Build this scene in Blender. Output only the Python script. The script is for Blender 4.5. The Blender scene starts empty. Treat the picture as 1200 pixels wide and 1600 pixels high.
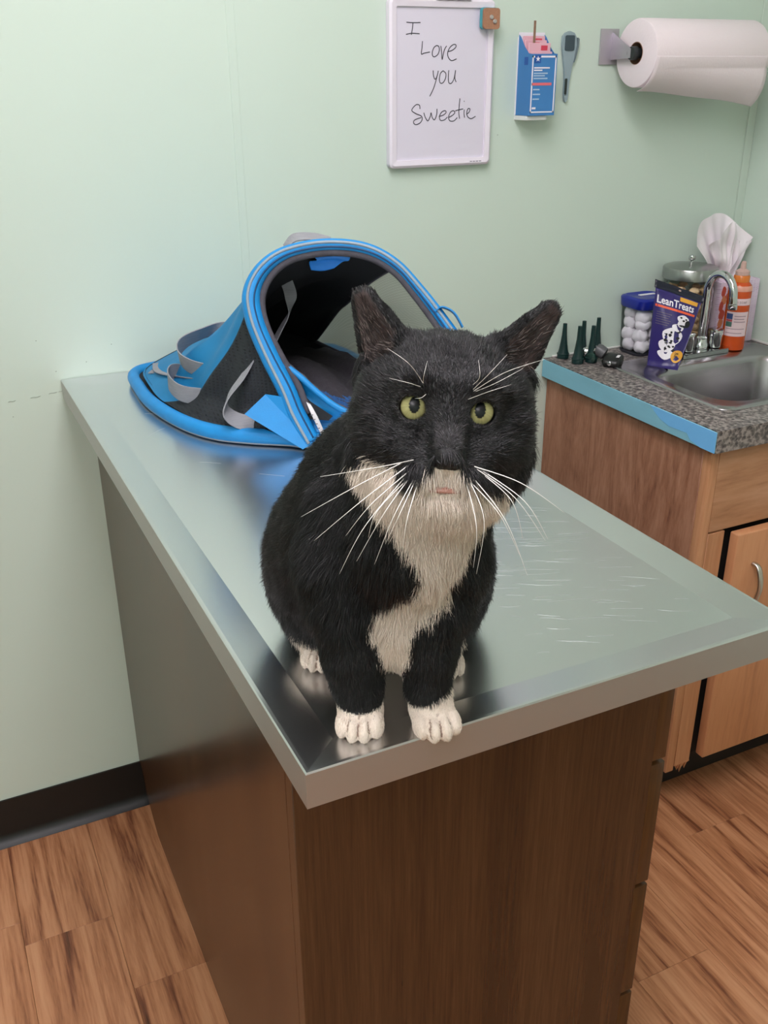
import bpy, bmesh, math, random
import numpy as np
from mathutils import Vector, Matrix
rng = np.random.default_rng(7); random.seed(7)
SC = bpy.context.scene; COL = SC.collection
# ---------------- camera
cd = bpy.data.cameras.new('camera'); cam = bpy.data.objects.new('camera', cd); COL.objects.link(cam)
cd.sensor_fit = 'HORIZONTAL'; cd.sensor_width = 36; cd.lens = 45.245; cd.clip_start = .02
CR, CU, CF = Vector((.90096, -.43388, -.00518)), Vector((.18470, .37251, .90946)), Vector((.39267, .82036, -.41575))
_yaw, _pit, _rol = .448319263, -.428349847, -.005697396
_f = Vector((math.sin(_yaw)*math.cos(_pit), math.cos(_yaw)*math.cos(_pit), math.sin(_pit)))
_r = Vector((math.cos(_yaw), -math.sin(_yaw), 0)); _u = _r.cross(_f)
CR = _r*math.cos(_rol)+_u*math.sin(_rol); CU = -_r*math.sin(_rol)+_u*math.cos(_rol); CF = _f
m = Matrix.Identity(4)
for i in range(3): m[i][0] = CR[i]; m[i][1] = CU[i]; m[i][2] = -CF[i]
m.translation = Vector((-.191889, -1.653132, 1.385)); cam.matrix_world = m
SC.camera = cam
# ---------------- world, exposure
w = bpy.data.worlds.new('world'); SC.world = w; w.use_nodes = True
w.node_tree.nodes['Background'].inputs[0].default_value = (.8, .8, .85, 1)
w.node_tree.nodes['Background'].inputs[1].default_value = .05
SC.view_settings.view_transform = 'Standard'; SC.view_settings.look = 'None'
SC.view_settings.gamma = 1; SC.view_settings.use_curve_mapping = False
SC.view_settings.exposure = 0.0
LAMP_POWER = 11.5; LAMP_COLOR = (1.0, .94, 1.0)
LAMPS = [(.12, -1.12, .3, .6), (-.95, -2.1, .3, .6)]      # ceiling troffers: x, y, half width, half length
ROOM = dict(x0=-1.7, x1=1.486, y0=-3.0, y1=0, z=2.44)
# ---------------- materials
MATS = {}
def srgb(h):
    if isinstance(h, str): h = [int(h[i:i+2], 16)/255 for i in (0, 2, 4)]
    return tuple((c/12.92 if c <= .04045 else ((c+.055)/1.055)**2.4) for c in h[:3])+(1,)
def mat(name, color, rough=.5, metal=0, **k):
    if name in MATS: return MATS[name]
    M = bpy.data.materials.new(name); M.use_nodes = True; MATS[name] = M
    nt = M.node_tree; b = nt.nodes['Principled BSDF']
    c = srgb(color) if isinstance(color, str) else tuple(color)+(1,)
    b.inputs['Base Color'].default_value = c; b.inputs['Roughness'].default_value = rough; b.inputs['Metallic'].default_value = metal
    for a, v in k.items():
        if a in ('noise', 'bump', 'bscale', 'coord'): continue
        b.inputs[a.replace('_', ' ')].default_value = v
    tc = nt.nodes.new('ShaderNodeTexCoord')
    if k.get('noise'):                                   # (scale xyz, amount)
        sc, am = k['noise']
        mp = nt.nodes.new('ShaderNodeMapping'); mp.inputs['Scale'].default_value = sc if isinstance(sc, tuple) else (sc,)*3
        n = nt.nodes.new('ShaderNodeTexNoise'); n.inputs['Scale'].default_value = 1; n.inputs['Detail'].default_value = 5
        nt.links.new(tc.outputs['Object'], mp.inputs[0]); nt.links.new(mp.outputs[0], n.inputs['Vector'])
        r = nt.nodes.new('ShaderNodeMapRange'); r.inputs[1].default_value = .3; r.inputs[2].default_value = .7; r.inputs[3].default_value = 1-am; r.inputs[4].default_value = 1+am
        nt.links.new(n.outputs[0], r.inputs[0])
        mx = nt.nodes.new('ShaderNodeVectorMath'); mx.operation = 'SCALE'; mx.inputs[0].default_value = c[:3]
        nt.links.new(r.outputs[0], mx.inputs['Scale']); nt.links.new(mx.outputs[0], b.inputs['Base Color'])
    if k.get('bump'):
        n = nt.nodes.new('ShaderNodeTexNoise'); n.inputs['Scale'].default_value = k.get('bscale', 200); n.inputs['Detail'].default_value = 3
        nt.links.new(tc.outputs['Object'], n.inputs['Vector'])
        bp = nt.nodes.new('ShaderNodeBump'); bp.inputs['Strength'].default_value = k['bump']; bp.inputs['Distance'].default_value = .001
        nt.links.new(n.outputs[0], bp.inputs['Height']); nt.links.new(bp.outputs[0], b.inputs['Normal'])
    return M
def wood(name, stops, axis='Z', fine=90, broad=9, rough=.45, stretch=.05, dist=1.2, per_object=False, contrast=1, bump=.15):
    """grain along axis; stops = list of (pos, hex)"""
    M = bpy.data.materials.new(name); M.use_nodes = True; MATS[name] = M
    nt = M.node_tree; N = nt.nodes.new; Lk = nt.links.new; b = nt.nodes['Principled BSDF']
    tc = N('ShaderNodeTexCoord'); src = tc.outputs['Object']
    if per_object:
        oi = N('ShaderNodeObjectInfo'); sc = N('ShaderNodeVectorMath'); sc.operation = 'SCALE'; sc.inputs['Scale'].default_value = 37
        cb = N('ShaderNodeCombineXYZ'); 
        for i in range(3): Lk(oi.outputs['Random'], cb.inputs[i])
        Lk(cb.outputs[0], sc.inputs[0]); ad = N('ShaderNodeVectorMath'); Lk(src, ad.inputs[0]); Lk(sc.outputs[0], ad.inputs[1]); src = ad.outputs[0]
    def mapped(s):
        mp = N('ShaderNodeMapping'); v = [s]*3; v['XYZ'.index(axis)] = s*stretch; mp.inputs['Scale'].default_value = v; Lk(src, mp.inputs[0]); return mp.outputs[0]
    n1 = N('ShaderNodeTexNoise'); n1.inputs['Scale'].default_value = 1; n1.inputs['Detail'].default_value = 6; n1.inputs['Distortion'].default_value = dist; Lk(mapped(broad), n1.inputs['Vector'])
    n2 = N('ShaderNodeTexNoise'); n2.inputs['Scale'].default_value = 1; n2.inputs['Detail'].default_value = 4; n2.inputs['Roughness'].default_value = .7; Lk(mapped(fine), n2.inputs['Vector'])
    mx = N('ShaderNodeMix'); mx.inputs[0].default_value = .38; Lk(n1.outputs[0], mx.inputs[2]); Lk(n2.outputs[0], mx.inputs[3])
    cr = N('ShaderNodeValToRGB'); e = cr.color_ramp.elements
    while len(e) < len(stops): e.new(.5)
    for el, (p_, h) in zip(e, stops): el.position = p_; el.color = srgb(h)
    Lk(mx.outputs[0], cr.inputs[0]); Lk(cr.outputs[0], b.inputs['Base Color']); b.inputs['Roughness'].default_value = rough
    bp = N('ShaderNodeBump'); bp.inputs['Strength'].default_value = bump; bp.inputs['Distance'].default_value = .0006; Lk(n2.outputs[0], bp.inputs['Height']); Lk(bp.outputs[0], b.inputs['Normal'])
    return M
# ---------------- object helpers (all vertices are given in world coordinates)
ORG = {}
def thing(name, loc, label=None, cat=None, group=None, kind=None):
    o = bpy.data.objects.new(name, None); COL.objects.link(o); o.location = loc; ORG[o.name] = Vector(loc)
    o.empty_display_size = .05
    return tag(o, label, cat, group, kind)
def tag(o, label=None, cat=None, group=None, kind=None):
    if label: o['label'] = label
    if cat: o['category'] = cat
    if group: o['group'] = group
    if kind: o['kind'] = kind
    return o
def obj(name, V, F, m, parent=None, smooth=True, org=None, attr=None):
    V = np.asarray(V, dtype=np.float64)
    base = ORG[parent.name] if parent else Vector((0, 0, 0))
    if org is None:
        org = base if parent else Vector(((V[:, 0].min()+V[:, 0].max())/2, (V[:, 1].min()+V[:, 1].max())/2, V[:, 2].min()))
    org = Vector(org)
    me = bpy.data.meshes.new(name)
    me.from_pydata((V-np.array(org)).tolist(), [], F if isinstance(F, list) else F.tolist())
    if smooth: me.shade_smooth()
    if attr is not None:
        a = me.color_attributes.new('col', 'FLOAT_COLOR', 'POINT'); a.data.foreach_set('color', np.c_[attr, np.ones(len(attr))].astype(np.float32).ravel())
    if m:
        for mm in (m if isinstance(m, list) else [m]): me.materials.append(mm)
    o = bpy.data.objects.new(name, me); COL.objects.link(o)
    if parent: o.parent = parent
    o.location = org-base; ORG[o.name] = org
    return o
def from_bm(name, bm, m, parent=None, smooth=False, org=None, edges=None):
    V = [tuple(v.co) for v in bm.verts]; bm.verts.index_update(); F = [[v.index for v in f.verts] for f in bm.faces]; bm.free()
    o = obj(name, V, F, m, parent, False, org)
    if smooth:
        o.data.shade_smooth(); 
        o.data.set_sharp_from_angle(angle=math.radians(38))
    return o
def bx(bm, lo, hi, M=None):
    c = [(lo[i]+hi[i])/2 for i in range(3)]; s = [hi[i]-lo[i] for i in range(3)]
    r = bmesh.ops.create_cube(bm, size=1); vs = r['verts']
    for v in vs:
        v.co = Vector((v.co.x*s[0]+c[0], v.co.y*s[1]+c[1], v.co.z*s[2]+c[2]))
        if M: v.co = M @ v.co
    return vs
def box(name, lo, hi, m, parent=None, bev=.001, seg=2, M=None, org=None):
    bm = bmesh.new(); bx(bm, lo, hi)
    if bev: bmesh.ops.bevel(bm, geom=bm.edges[:], offset=bev, segments=seg, affect='EDGES', profile=.5)
    if M: bm.transform(M)
    return from_bm(name, bm, m, parent, smooth=bool(bev), org=org)
def lathe_vf(prof, seg=32, M=None, cap=True):
    V = []; F = []
    for r, z in prof:
        for i in range(seg):
            a = 2*math.pi*i/seg; V.append((r*math.cos(a), r*math.sin(a), z))
    n = len(prof)
    for j in range(n-1):
        for i in range(seg):
            k = (i+1) % seg; F.append([j*seg+i, j*seg+k, (j+1)*seg+k, (j+1)*seg+i])
    if cap:
        F.append([i for i in range(seg)][::-1]); F.append([(n-1)*seg+i for i in range(seg)])
    if M: V = [tuple(M @ Vector(v)) for v in V]
    return V, F
def lathe(name, prof, m, parent=None, M=None, seg=32, cap=True, org=None):
    V, F = lathe_vf(prof, seg, M, cap); o = obj(name, V, F, m, parent, True, org); o.data.set_sharp_from_angle(angle=math.radians(40)); return o
def T(x, y, z): return Matrix.Translation((x, y, z))
def spline(P, n=8, closed=False):
    P = [np.array(p, float) for p in P]; out = []; N = len(P)
    rg = range(N) if closed else range(N-1)
    for i in rg:
        g = (lambda k: P[k % N]) if closed else (lambda k: P[min(max(k, 0), N-1)])
        p0, p1, p2, p3 = g(i-1), g(i), g(i+1), g(i+2)
        for t in np.linspace(0, 1, n, endpoint=False):
            out.append(.5*((2*p1)+(-p0+p2)*t+(2*p0-5*p1+4*p2-p3)*t*t+(-p0+3*p1-3*p2+p3)*t**3))
    if not closed: out.append(P[-1])
    return np.array(out)
def tube_vf(P, r, seg=8, closed=False, flat=None, up=None):
    """tube along P; r scalar or per point; flat=(a,b) scales along (side, up)"""
    P = np.array(P, float); n = len(P); r = np.broadcast_to(np.array(r, float), (n,))
    if closed: Tn = np.roll(P, -1, 0)-np.roll(P, 1, 0)
    else: Tn = np.gradient(P, axis=0)
    Tn /= np.linalg.norm(Tn, axis=1)[:, None]+1e-12
    u = np.array(up if up is not None else ((0, 0, 1) if abs(Tn[0][2]) < .9 else (1, 0, 0)), float)
    V = []; F = []
    for i in range(n):
        if up is not None: u = np.array(up, float)
        s = np.cross(Tn[i], u); s /= np.linalg.norm(s)+1e-12; u = np.cross(s, Tn[i]); u /= np.linalg.norm(u)+1e-12
        fa, fb = flat or (1, 1)
        for k in range(seg):
            a = 2*math.pi*k/seg; V.append(P[i]+r[i]*(fa*math.cos(a)*s+fb*math.sin(a)*u))
    for i in range(n if closed else n-1):
        j = (i+1) % n
        for k in range(seg):
            l = (k+1) % seg; F.append([i*seg+k, j*seg+k, j*seg+l, i*seg+l])
    if not closed: F.append(list(range(seg))); F.append([(n-1)*seg+k for k in range(seg)][::-1])
    return V, F
def tube(name, P, r, m, parent=None, seg=8, closed=False, flat=None, up=None, org=None):
    V, F = tube_vf(P, r, seg, closed, flat, up); return obj(name, V, F, m, parent, True, org)
def merge(parts):
    V = []; F = []
    for v, f in parts:
        o = len(V); V += [tuple(a) for a in v]; F += [[i+o for i in q] for q in f]
    return V, F
def ribbon(name, P, wdir, w, th, m, parent=None, n=8, org=None):
    """strap of width w along wdir (one vector or one per point), thickness th"""
    P = np.array(P, float); wd = np.broadcast_to(np.array(wdir, float), P.shape)
    Q = spline(P, n); Wd = spline(wd, n); Wd /= np.linalg.norm(Wd, axis=1)[:, None]
    Tn = np.gradient(Q, axis=0); Nn = np.cross(Tn, Wd); Nn /= np.linalg.norm(Nn, axis=1)[:, None]+1e-12
    V = []; F = []
    for q, a, b in zip(Q, Wd, Nn):
        V += [q-a*w/2-b*th/2, q+a*w/2-b*th/2, q+a*w/2+b*th/2, q-a*w/2+b*th/2]
    for i in range(len(Q)-1):
        for k in range(4): l = (k+1) % 4; F.append([i*4+k, i*4+l, i*4+4+l, i*4+4+k])
    F.append([3, 2, 1, 0]); e = (len(Q)-1)*4; F.append([e, e+1, e+2, e+3])
    o = obj(name, V, F, m, parent, True, org); o.data.set_sharp_from_angle(angle=math.radians(40)); return o
def text(name, s, size, m, parent, M, align='LEFT', ext=.0003, sx=1, bold=0):
    c = bpy.data.curves.new(name, 'FONT'); c.body = s; c.size = size; c.align_x = align; c.extrude = ext; c.resolution_u = 2; c.offset = bold
    t = bpy.data.objects.new('tmp', c); COL.objects.link(t); dg = bpy.context.evaluated_depsgraph_get()
    me = bpy.data.meshes.new_from_object(t.evaluated_get(dg)); bpy.data.objects.remove(t)
    V = [tuple(M @ Vector((v.co.x*sx, v.co.y, v.co.z))) for v in me.vertices]; F = [list(p.vertices) for p in me.polygons]; bpy.data.meshes.remove(me)
    return obj(name, V, F, m, parent, False)
def plate(name, pts, M, th, m, parent=None, org=None, smooth=False):
    """flat polygon (x,y in M's plane) extruded by th along +z"""
    n = len(pts); V = [tuple(M @ Vector((x, y, 0))) for x, y in pts]+[tuple(M @ Vector((x, y, th))) for x, y in pts]
    F = [list(range(n))[::-1], [n+i for i in range(n)]]+[[i, (i+1) % n, n+(i+1) % n, n+i] for i in range(n)]
    return obj(name, V, F, m, parent, smooth, org)
def rrect(w, h, r, n=5, cx=0, cy=0):
    out = []
    for sx, sy, a0 in ((1, 1, 0), (-1, 1, 90), (-1, -1, 180), (1, -1, 270)):
        for k in range(n+1):
            a = math.radians(a0+90*k/n); out.append((cx+sx*(w/2-r)+r*math.cos(a), cy+sy*(h/2-r)+r*math.sin(a)))
    return out
def dup(root, loc, label=None, rot=None):
    r = root.copy(); COL.objects.link(r); r.location = loc; ORG[r.name] = Vector(loc)
    if label: r['label'] = label
    if rot is not None: r.rotation_euler = rot
    for ch in list(root.children):
        c = ch.copy(); COL.objects.link(c); c.parent = r
        for g in ch.children:
            d = g.copy(); COL.objects.link(d); d.parent = c
    return r
# ================= SETTING =================
wall_m = mat('wall_paint', 'cfdfd2', .38, noise=(1.3, .025), bump=.12, bscale=35)
for n_ in ('wall_paint',): MATS[n_].node_tree.nodes['Principled BSDF'].inputs['Specular IOR Level'].default_value = .4
R = ROOM
seam_m = mat('seam_paint', 'b4cdb9', .5)
def wall(name, lo, hi):
    o = box(name, lo, hi, wall_m, None, 0); tag(o, kind='structure'); return o
wb = wall('wall_back', (R['x0']-.1, 0, 0), (R['x1']+.1, .1, R['z']))
wall('wall_right', (R['x1'], R['y0'], 0), (R['x1']+.1, -.0005, R['z'])); wall('wall_left', (R['x0']-.1, R['y0'], 0), (R['x0'], -.0005, R['z'])); wall('wall_front', (R['x0']-.1, R['y0']-.1, 0), (R['x1']+.1, R['y0'], R['z']))
# flush battens covering the joints of the wall boards
for x in (.34, 1.56-.0):
    if x < R['x1']:
        o = box('panel_seam', (x-.0095, -.0011, .1), (x+.0045, .001, R['z']), wall_m, wb, .0004, 1)
box('corner_bead', (R['x1']-.022, -.0025, .86), (R['x1'], .0, R['z']), wall_m, wb, .001, 1)
scuff_m = mat('scuff_grey', '8f9a90', .8)
Vs = []
for k, (x, z, l) in enumerate([(-.088, .8885, .012), (-.052, .8905, .016), (-.022, .8935, .013), (-.006, .8945, .006), (-.116, .886, .012)]):
    Vs.append(tube_vf(spline([(x, -.0002, z), (x+l*.3, -.0002, z+.0008), (x+l*.7, -.0002, z+.0003), (x+l, -.0002, z+.0014)], 4), .0007, 5, flat=(1, .4)))
for x, z in ((-.03, .985), (.045, .94), (.09, .965), (-.085, .862), (.843, 1.275), (-.006, .93)): Vs.append(tube_vf([(x, -.0002, z), (x+.0016, -.0002, z+.0006)], .0006, 5))
V, F = merge(Vs); tag(obj('scuff_marks', V, F, scuff_m, wb), kind='stuff')
ceil_m = mat('ceiling_white', 'ecece6', .8, noise=(60, .03))
cl = box('ceiling', (R['x0'], R['y0'], R['z']), (R['x1'], 0, R['z']+.08), ceil_m, None, 0); tag(cl, kind='structure')
# ceiling lights
def lamp(x, y, hw, hl, lb):
    z = R['z']; t = thing('ceiling_light', (x, y, z-.09), lb, 'ceiling light', 'ceiling lights')
    fr = mat('lamp_white', 'f4f4f2', .4)
    box('housing', (x-hw, y-hl, z-.05), (x+hw, y+hl, z-.0005), fr, t, .002)
    dm = bpy.data.materials.get('lamp_diffuser')
    if not dm:
        dm = bpy.data.materials.new('lamp_diffuser'); dm.use_nodes = True; b = dm.node_tree.nodes['Principled BSDF']
        b.inputs['Base Color'].default_value = (.9, .9, .9, 1); b.inputs['Emission Color'].default_value = LAMP_COLOR+(1,); b.inputs['Emission Strength'].default_value = LAMP_POWER
    box('diffuser', (x-hw+.02, y-hl+.02, z-.085), (x+hw-.02, y+hl-.02, z-.05), dm, t, .012, 3)
lamp(*LAMPS[0], 'ceiling troffer above the exam table'); lamp(*LAMPS[1], 'ceiling troffer behind the camera position')
# floor: vinyl planks 0.152 x 0.914
fl_m = wood('plank_vinyl', [(.30, '4a2817'), (.39, '7d4a30'), (.47, 'a8704c'), (.56, 'bf8660'), (.72, 'cf9a72')], 'Y', fine=150, broad=20, rough=.38, stretch=.055, dist=2.0, per_object=True)
fl = box('floor', (R['x0'], R['y0'], -.06), (R['x1'], 0, -.003), mat('subfloor', '3b2314', .8), None, 0); tag(fl, kind='structure')
pw, pl_ = .152, .914; phases = {-1: -.281, 0: -.452}
x = -.080-pw*11; k = -11
while x < R['x1']:
    y = (phases.get(k) if k in phases else -((k*.377) % 1)*pl_) % pl_ - pl_*5
    while y < 0:
        xa, xb, ya, yb = max(x, R['x0']), min(x+pw, R['x1']), max(y, R['y0']), min(y+pl_, 0)
        if yb-ya > .01 and xb-xa > .01:
            g = .0002; b = .0005
            V = [(xa+g, ya+g, -.003), (xb-g, ya+g, -.003), (xb-g, yb-g, -.003), (xa+g, yb-g, -.003), (xa+g, ya+g, -b), (xb-g, ya+g, -b), (xb-g, yb-g, -b), (xa+g, yb-g, -b), (xa+g+b, ya+g+b, 0), (xb-g-b, ya+g+b, 0), (xb-g-b, yb-g-b, 0), (xa+g+b, yb-g-b, 0)]
            F = [[3, 2, 1, 0]]+[[a+i, a+(i+1) % 4, a+4+(i+1) % 4, a+4+i] for a in (0, 4) for i in range(4)]+[[8, 9, 10, 11]]
            obj('plank', V, F, fl_m, fl, False)
        y += pl_
    x += pw; k += 1
# cove base
bb_m = mat('cove_base_black', '121211', .42)
def cove(name, x0, x1):
    prof = [(-.0005, .1), (-.004, .1), (-.0045, .097), (-.0045, .022), (-.007, .012), (-.016, .004), (-.022, .0005), (-.0005, .0005)]
    V = [(x0, y, z) for y, z in prof]+[(x1, y, z) for y, z in prof]; n = len(prof)
    F = [[i, (i+1) % n, n+(i+1) % n, n+i] for i in range(n)]+[list(range(n))[::-1], [n+i for i in range(n)]]
    return tag(obj(name, V, F, bb_m, None, True), kind='structure')
o = cove('baseboard_back', R['x0'], 1.02)
o.data.set_sharp_from_angle(angle=math.radians(35))
# ================= EXAM TABLE =================
TH = .916; TL = 1.119; TW = .488; TT = .033
def steel(name, col, rough, an, axis, bump=.06):
    M = mat(name, col, rough, 1.0); nt = M.node_tree; N = nt.nodes.new; b = nt.nodes['Principled BSDF']
    tc = N('ShaderNodeTexCoord')
    n2 = N('ShaderNodeTexNoise'); n2.inputs['Scale'].default_value = 3; n2.inputs['Detail'].default_value = 1
    nt.links.new(tc.outputs['Object'], n2.inputs['Vector'])
    r = N('ShaderNodeMapRange'); r.inputs[1].default_value = .35; r.inputs[2].default_value = .65; r.inputs[1].default_value = .2; r.inputs[2].default_value = .8; r.inputs[3].default_value = rough-.02; r.inputs[4].default_value = rough+.03
    nt.links.new(n2.outputs[0], r.inputs[0]); b.inputs['Anisotropic'].default_value = .25
    return M
st_m = steel('brushed_steel', 'dddddf', .27, 0, 0, .02)
top = thing('exam_table_top', (TW/2, -TL/2, TH-TT), 'brushed stainless steel exam table top with raised sloping rim, under the cat', 'table top')
# sheet with raised flat rim, bevel and sunken field
rim, bev, dep = .014, .032, .006
def ringv(x0, y0, x1, y1, z): return [(x0, y0, z), (x1, y0, z), (x1, y1, z), (x0, y1, z)]
yb = -.001
rings = [ringv(.0, -TL, TW, yb, TH-TT), ringv(0, -TL, TW, yb, TH-.0012), ringv(.0012, -TL+.0012, TW-.0012, yb-.0012, TH),
         ringv(.004, -TL+.004, TW-.004, yb-.004, TH-.0002), ringv(.037, -TL+.037, TW-.037, yb-.037, TH-dep)]
V = sum(rings, []); F = []
for j in range(len(rings)-1):
    for i in range(4): F.append([j*4+i, j*4+(i+1) % 4, j*4+4+(i+1) % 4, j*4+4+i])
ap_m = mat('brushed_steel_edge', 'b9b6b4', .46, .9)
o = obj('rim', V, F, [st_m, ap_m], top, False)
for p_ in list(o.data.polygons)[:4]: p_.material_index = 1
a = ringv(.037, -TL+.037, TW-.037, yb-.037, TH-dep); z0 = [(x, y, TH-TT+.002) for x, y, z in ringv(0.001, -TL+.001, TW-.001, yb-.001, 0)]
obj('steel_field', a, [[0, 1, 2, 3]], st_m, top, False)
bl_m = mat('table_underside', '4a4038', .7)
box('underside_board', (.003, -TL+.003, TH-TT+.001), (TW-.003, yb-.003, TH-.0085), bl_m, top, 0)
# scratches: fine raised burrs in the steel
Vs = []
sm = mat('scratch_bright', 'e4e6ea', .3, 1.0)
for i in range(150):
    if i < 118: x = rng.uniform(.24, .445); y = rng.uniform(-1.06, -.76); l = rng.uniform(.01, .05)*(1 if rng.random() < .8 else 1.8); a_ = rng.normal(-.42, .1)
    else: x = rng.uniform(.06, .43); y = rng.uniform(-1.05, -.2); l = rng.uniform(.008, .035); a_ = rng.normal(-.5, .5)
    dx, dy = l*math.cos(a_), l*math.sin(a_)
    if not (.045 < x+dx < TW-.045): continue
    if y+dy < -TL+.045: continue
    b_ = rng.normal(0, .0012)
    Vs.append(tube_vf(spline([(x, y, TH-dep+.00002), (x+dx/2-dy*b_*20, y+dy/2+b_, TH-dep+.00002), (x+dx, y+dy, TH-dep+.00002)], 3), rng.uniform(.00007, .00017), 3))
V, F = merge(Vs); tag(obj('scratches', V, F, sm, top), kind='stuff')
# cabinet under the table
wal = wood('walnut_laminate', [(.3, '2a1a10'), (.45, '412817'), (.55, '50341f'), (.7, '62452e')], 'Z', fine=220, broad=10, rough=.26, stretch=.035, dist=.6, bump=.1)
wal2 = wood('walnut_laminate_drawers', [(.3, '2f1b0c'), (.45, '4a2d13'), (.55, '583818'), (.7, '6b4524')], 'Z', fine=220, broad=10, rough=.36, stretch=.035, dist=.6, bump=.1)
cx0, cx1, cyf, cz = .042, .493, -.962, TH-TT-.001
cab = thing('exam_cabinet', ((cx0+cx1)/2, cyf/2, 0), 'dark walnut laminate cabinet carrying the steel exam table top', 'cabinet')
# body side panel with the toe notch at the wall end
def prism(name, poly, axis, a, b, m, parent, bev=.0008):
    """polygon extruded along axis from a to b"""
    def P(u, v, t): return {'x': (t, u, v), 'y': (u, t, v), 'z': (u, v, t)}[axis]
    n = len(poly); bm = bmesh.new(); A = [bm.verts.new(P(u, v, a)) for u, v in poly]; B = [bm.verts.new(P(u, v, b)) for u, v in poly]
    bm.faces.new(A[::-1]); bm.faces.new(B)
    for i in range(n): bm.faces.new([A[i], A[(i+1) % n], B[(i+1) % n], B[i]])
    bmesh.ops.recalc_face_normals(bm, faces=bm.faces[:])
    if bev: bmesh.ops.bevel(bm, geom=bm.edges[:], offset=bev, segments=1, affect='EDGES')
    return from_bm(name, bm, m, parent)
prism('side_panel', [(cyf+.0195, .0), (-.117, .0), (-.040, .055), (-.0235, .10), (-.006, .101), (-.006, cz), (cyf+.0195, cz)], 'x', cx0, cx0+.019, wal, cab)
box('side_panel', (cx1-.022, cyf+.0195, .0), (cx1-.003, -.024, cz), wal, cab, .0008, 1)
box('end_panel', (cx0, cyf, .0), (cx1, cyf+.019, cz), wal, cab, .0008, 1)
box('back_panel', (cx0+.02, -.05, .1), (cx1-.023, -.03, cz), wal, cab, .0008, 1)
box('bottom_board', (cx0+.0195, cyf+.02, .06), (cx1-.0235, -.051, .078), wal, cab, .0008, 1)
dk = mat('drawer_shadow_core', '170e07', .8)
zs = [(.885, .636), (.630, .440), (.434, .243), (.237, .05)]
for i, (zt, zb_) in enumerate(zs):
    for j, (ya, yb2) in enumerate(((cyf+.0005, cyf+.455), (cyf+.461, -.028))):
        d = box('drawer', (cx1-.0025, ya, zb_), (cx1+.0205, yb2, min(zt, cz)), wal2, cab, .0012, 2)
        yc = (ya+yb2)/2
        tube('handle', spline([(cx1+.0205, yc-.045, (zt+zb_)/2), (cx1+.034, yc-.04, (zt+zb_)/2), (cx1+.036, yc, (zt+zb_)/2), (cx1+.034, yc+.04, (zt+zb_)/2), (cx1+.0205, yc+.045, (zt+zb_)/2)], 5), .004, mat('handle_nickel', 'b9b9bb', .3, 1), d)

# ================= SINK CABINET AND COUNTER =================
CZ = .83; CX0 = .980; CYF = -.517; CT = .040
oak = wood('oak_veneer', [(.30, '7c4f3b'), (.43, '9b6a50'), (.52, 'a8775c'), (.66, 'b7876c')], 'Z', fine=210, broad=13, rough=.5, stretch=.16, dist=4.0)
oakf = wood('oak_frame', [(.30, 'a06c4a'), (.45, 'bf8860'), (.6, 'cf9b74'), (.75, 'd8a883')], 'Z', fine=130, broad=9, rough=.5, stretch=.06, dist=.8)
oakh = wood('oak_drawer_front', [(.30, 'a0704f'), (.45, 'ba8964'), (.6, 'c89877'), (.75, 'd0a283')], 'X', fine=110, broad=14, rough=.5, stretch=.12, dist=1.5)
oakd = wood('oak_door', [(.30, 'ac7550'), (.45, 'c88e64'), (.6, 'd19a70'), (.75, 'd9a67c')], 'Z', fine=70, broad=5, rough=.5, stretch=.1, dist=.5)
sx0 = .992; sf = -.497
sc_ = thing('sink_cabinet', ((sx0+1.486)/2, -.25, 0), 'light oak sink base cabinet with one door and drawer front, beside the exam table', 'cabinet')
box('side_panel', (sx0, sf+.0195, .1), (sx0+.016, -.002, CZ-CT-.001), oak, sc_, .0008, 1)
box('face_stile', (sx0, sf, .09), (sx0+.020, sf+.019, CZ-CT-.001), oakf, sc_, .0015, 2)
box('face_stile', (sx0+.0205, sf, .1), (sx0+.060, sf+.019, .622), oakf, sc_, .0008, 1)
box('face_stile', (1.44, sf, .1), (1.485, sf+.019, .622), oakf, sc_, .0008, 1)
box('drawer_front', (sx0+.0205, sf, .6255), (1.485, sf+.019, CZ-CT-.001), oakh, sc_, .0015, 2)
dkm = mat('cabinet_inside', '17100b', .9)
box('cabinet_inside_board', (sx0+.017, sf+.02, .1), (1.484, sf+.024, .70), dkm, sc_, 0)
dr = box('door', (1.064, sf-.022, .118), (1.43, sf-.001, .619), oakd, sc_, .003, 3)
hx = 1.112
tube('handle', spline([(hx, sf-.0225, .552), (hx+.002, sf-.036, .546), (hx+.003, sf-.045, .51), (hx+.002, sf-.036, .472), (hx, sf-.0225, .466)], 6), [.0045]*6+[.0055]*13+[.0045]*6, mat('handle_brushed', 'c9c4bb', .32, 1), dr, 10, flat=(1.2, .8))
box('toe_kick', (sx0+.03, sf+.06, .0005), (1.485, sf+.075, .0995), mat('toe_kick_black', '1b1815', .6), sc_, .0006, 1)
# splintered lower corner of the stile
V = []; F = []
for i, (x, l) in enumerate([(1.022, .012), (1.028, .02), (1.034, .028), (1.04, .016), (1.046, .022), (1.0515, .01)]):
    b0 = len(V); V += [(x-.003, sf+.001, .101), (x+.003, sf+.001, .101), (x+.003, sf+.016, .101), (x-.003, sf+.016, .101), (x+.001*(-1)**i, sf+.006, .101-l)]
    F += [[b0, b0+1, b0+4], [b0+1, b0+2, b0+4], [b0+2, b0+3, b0+4], [b0+3, b0, b0+4]]
tag(obj('splinters', V, F, oakf, sc_, False), kind='stuff')
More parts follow.
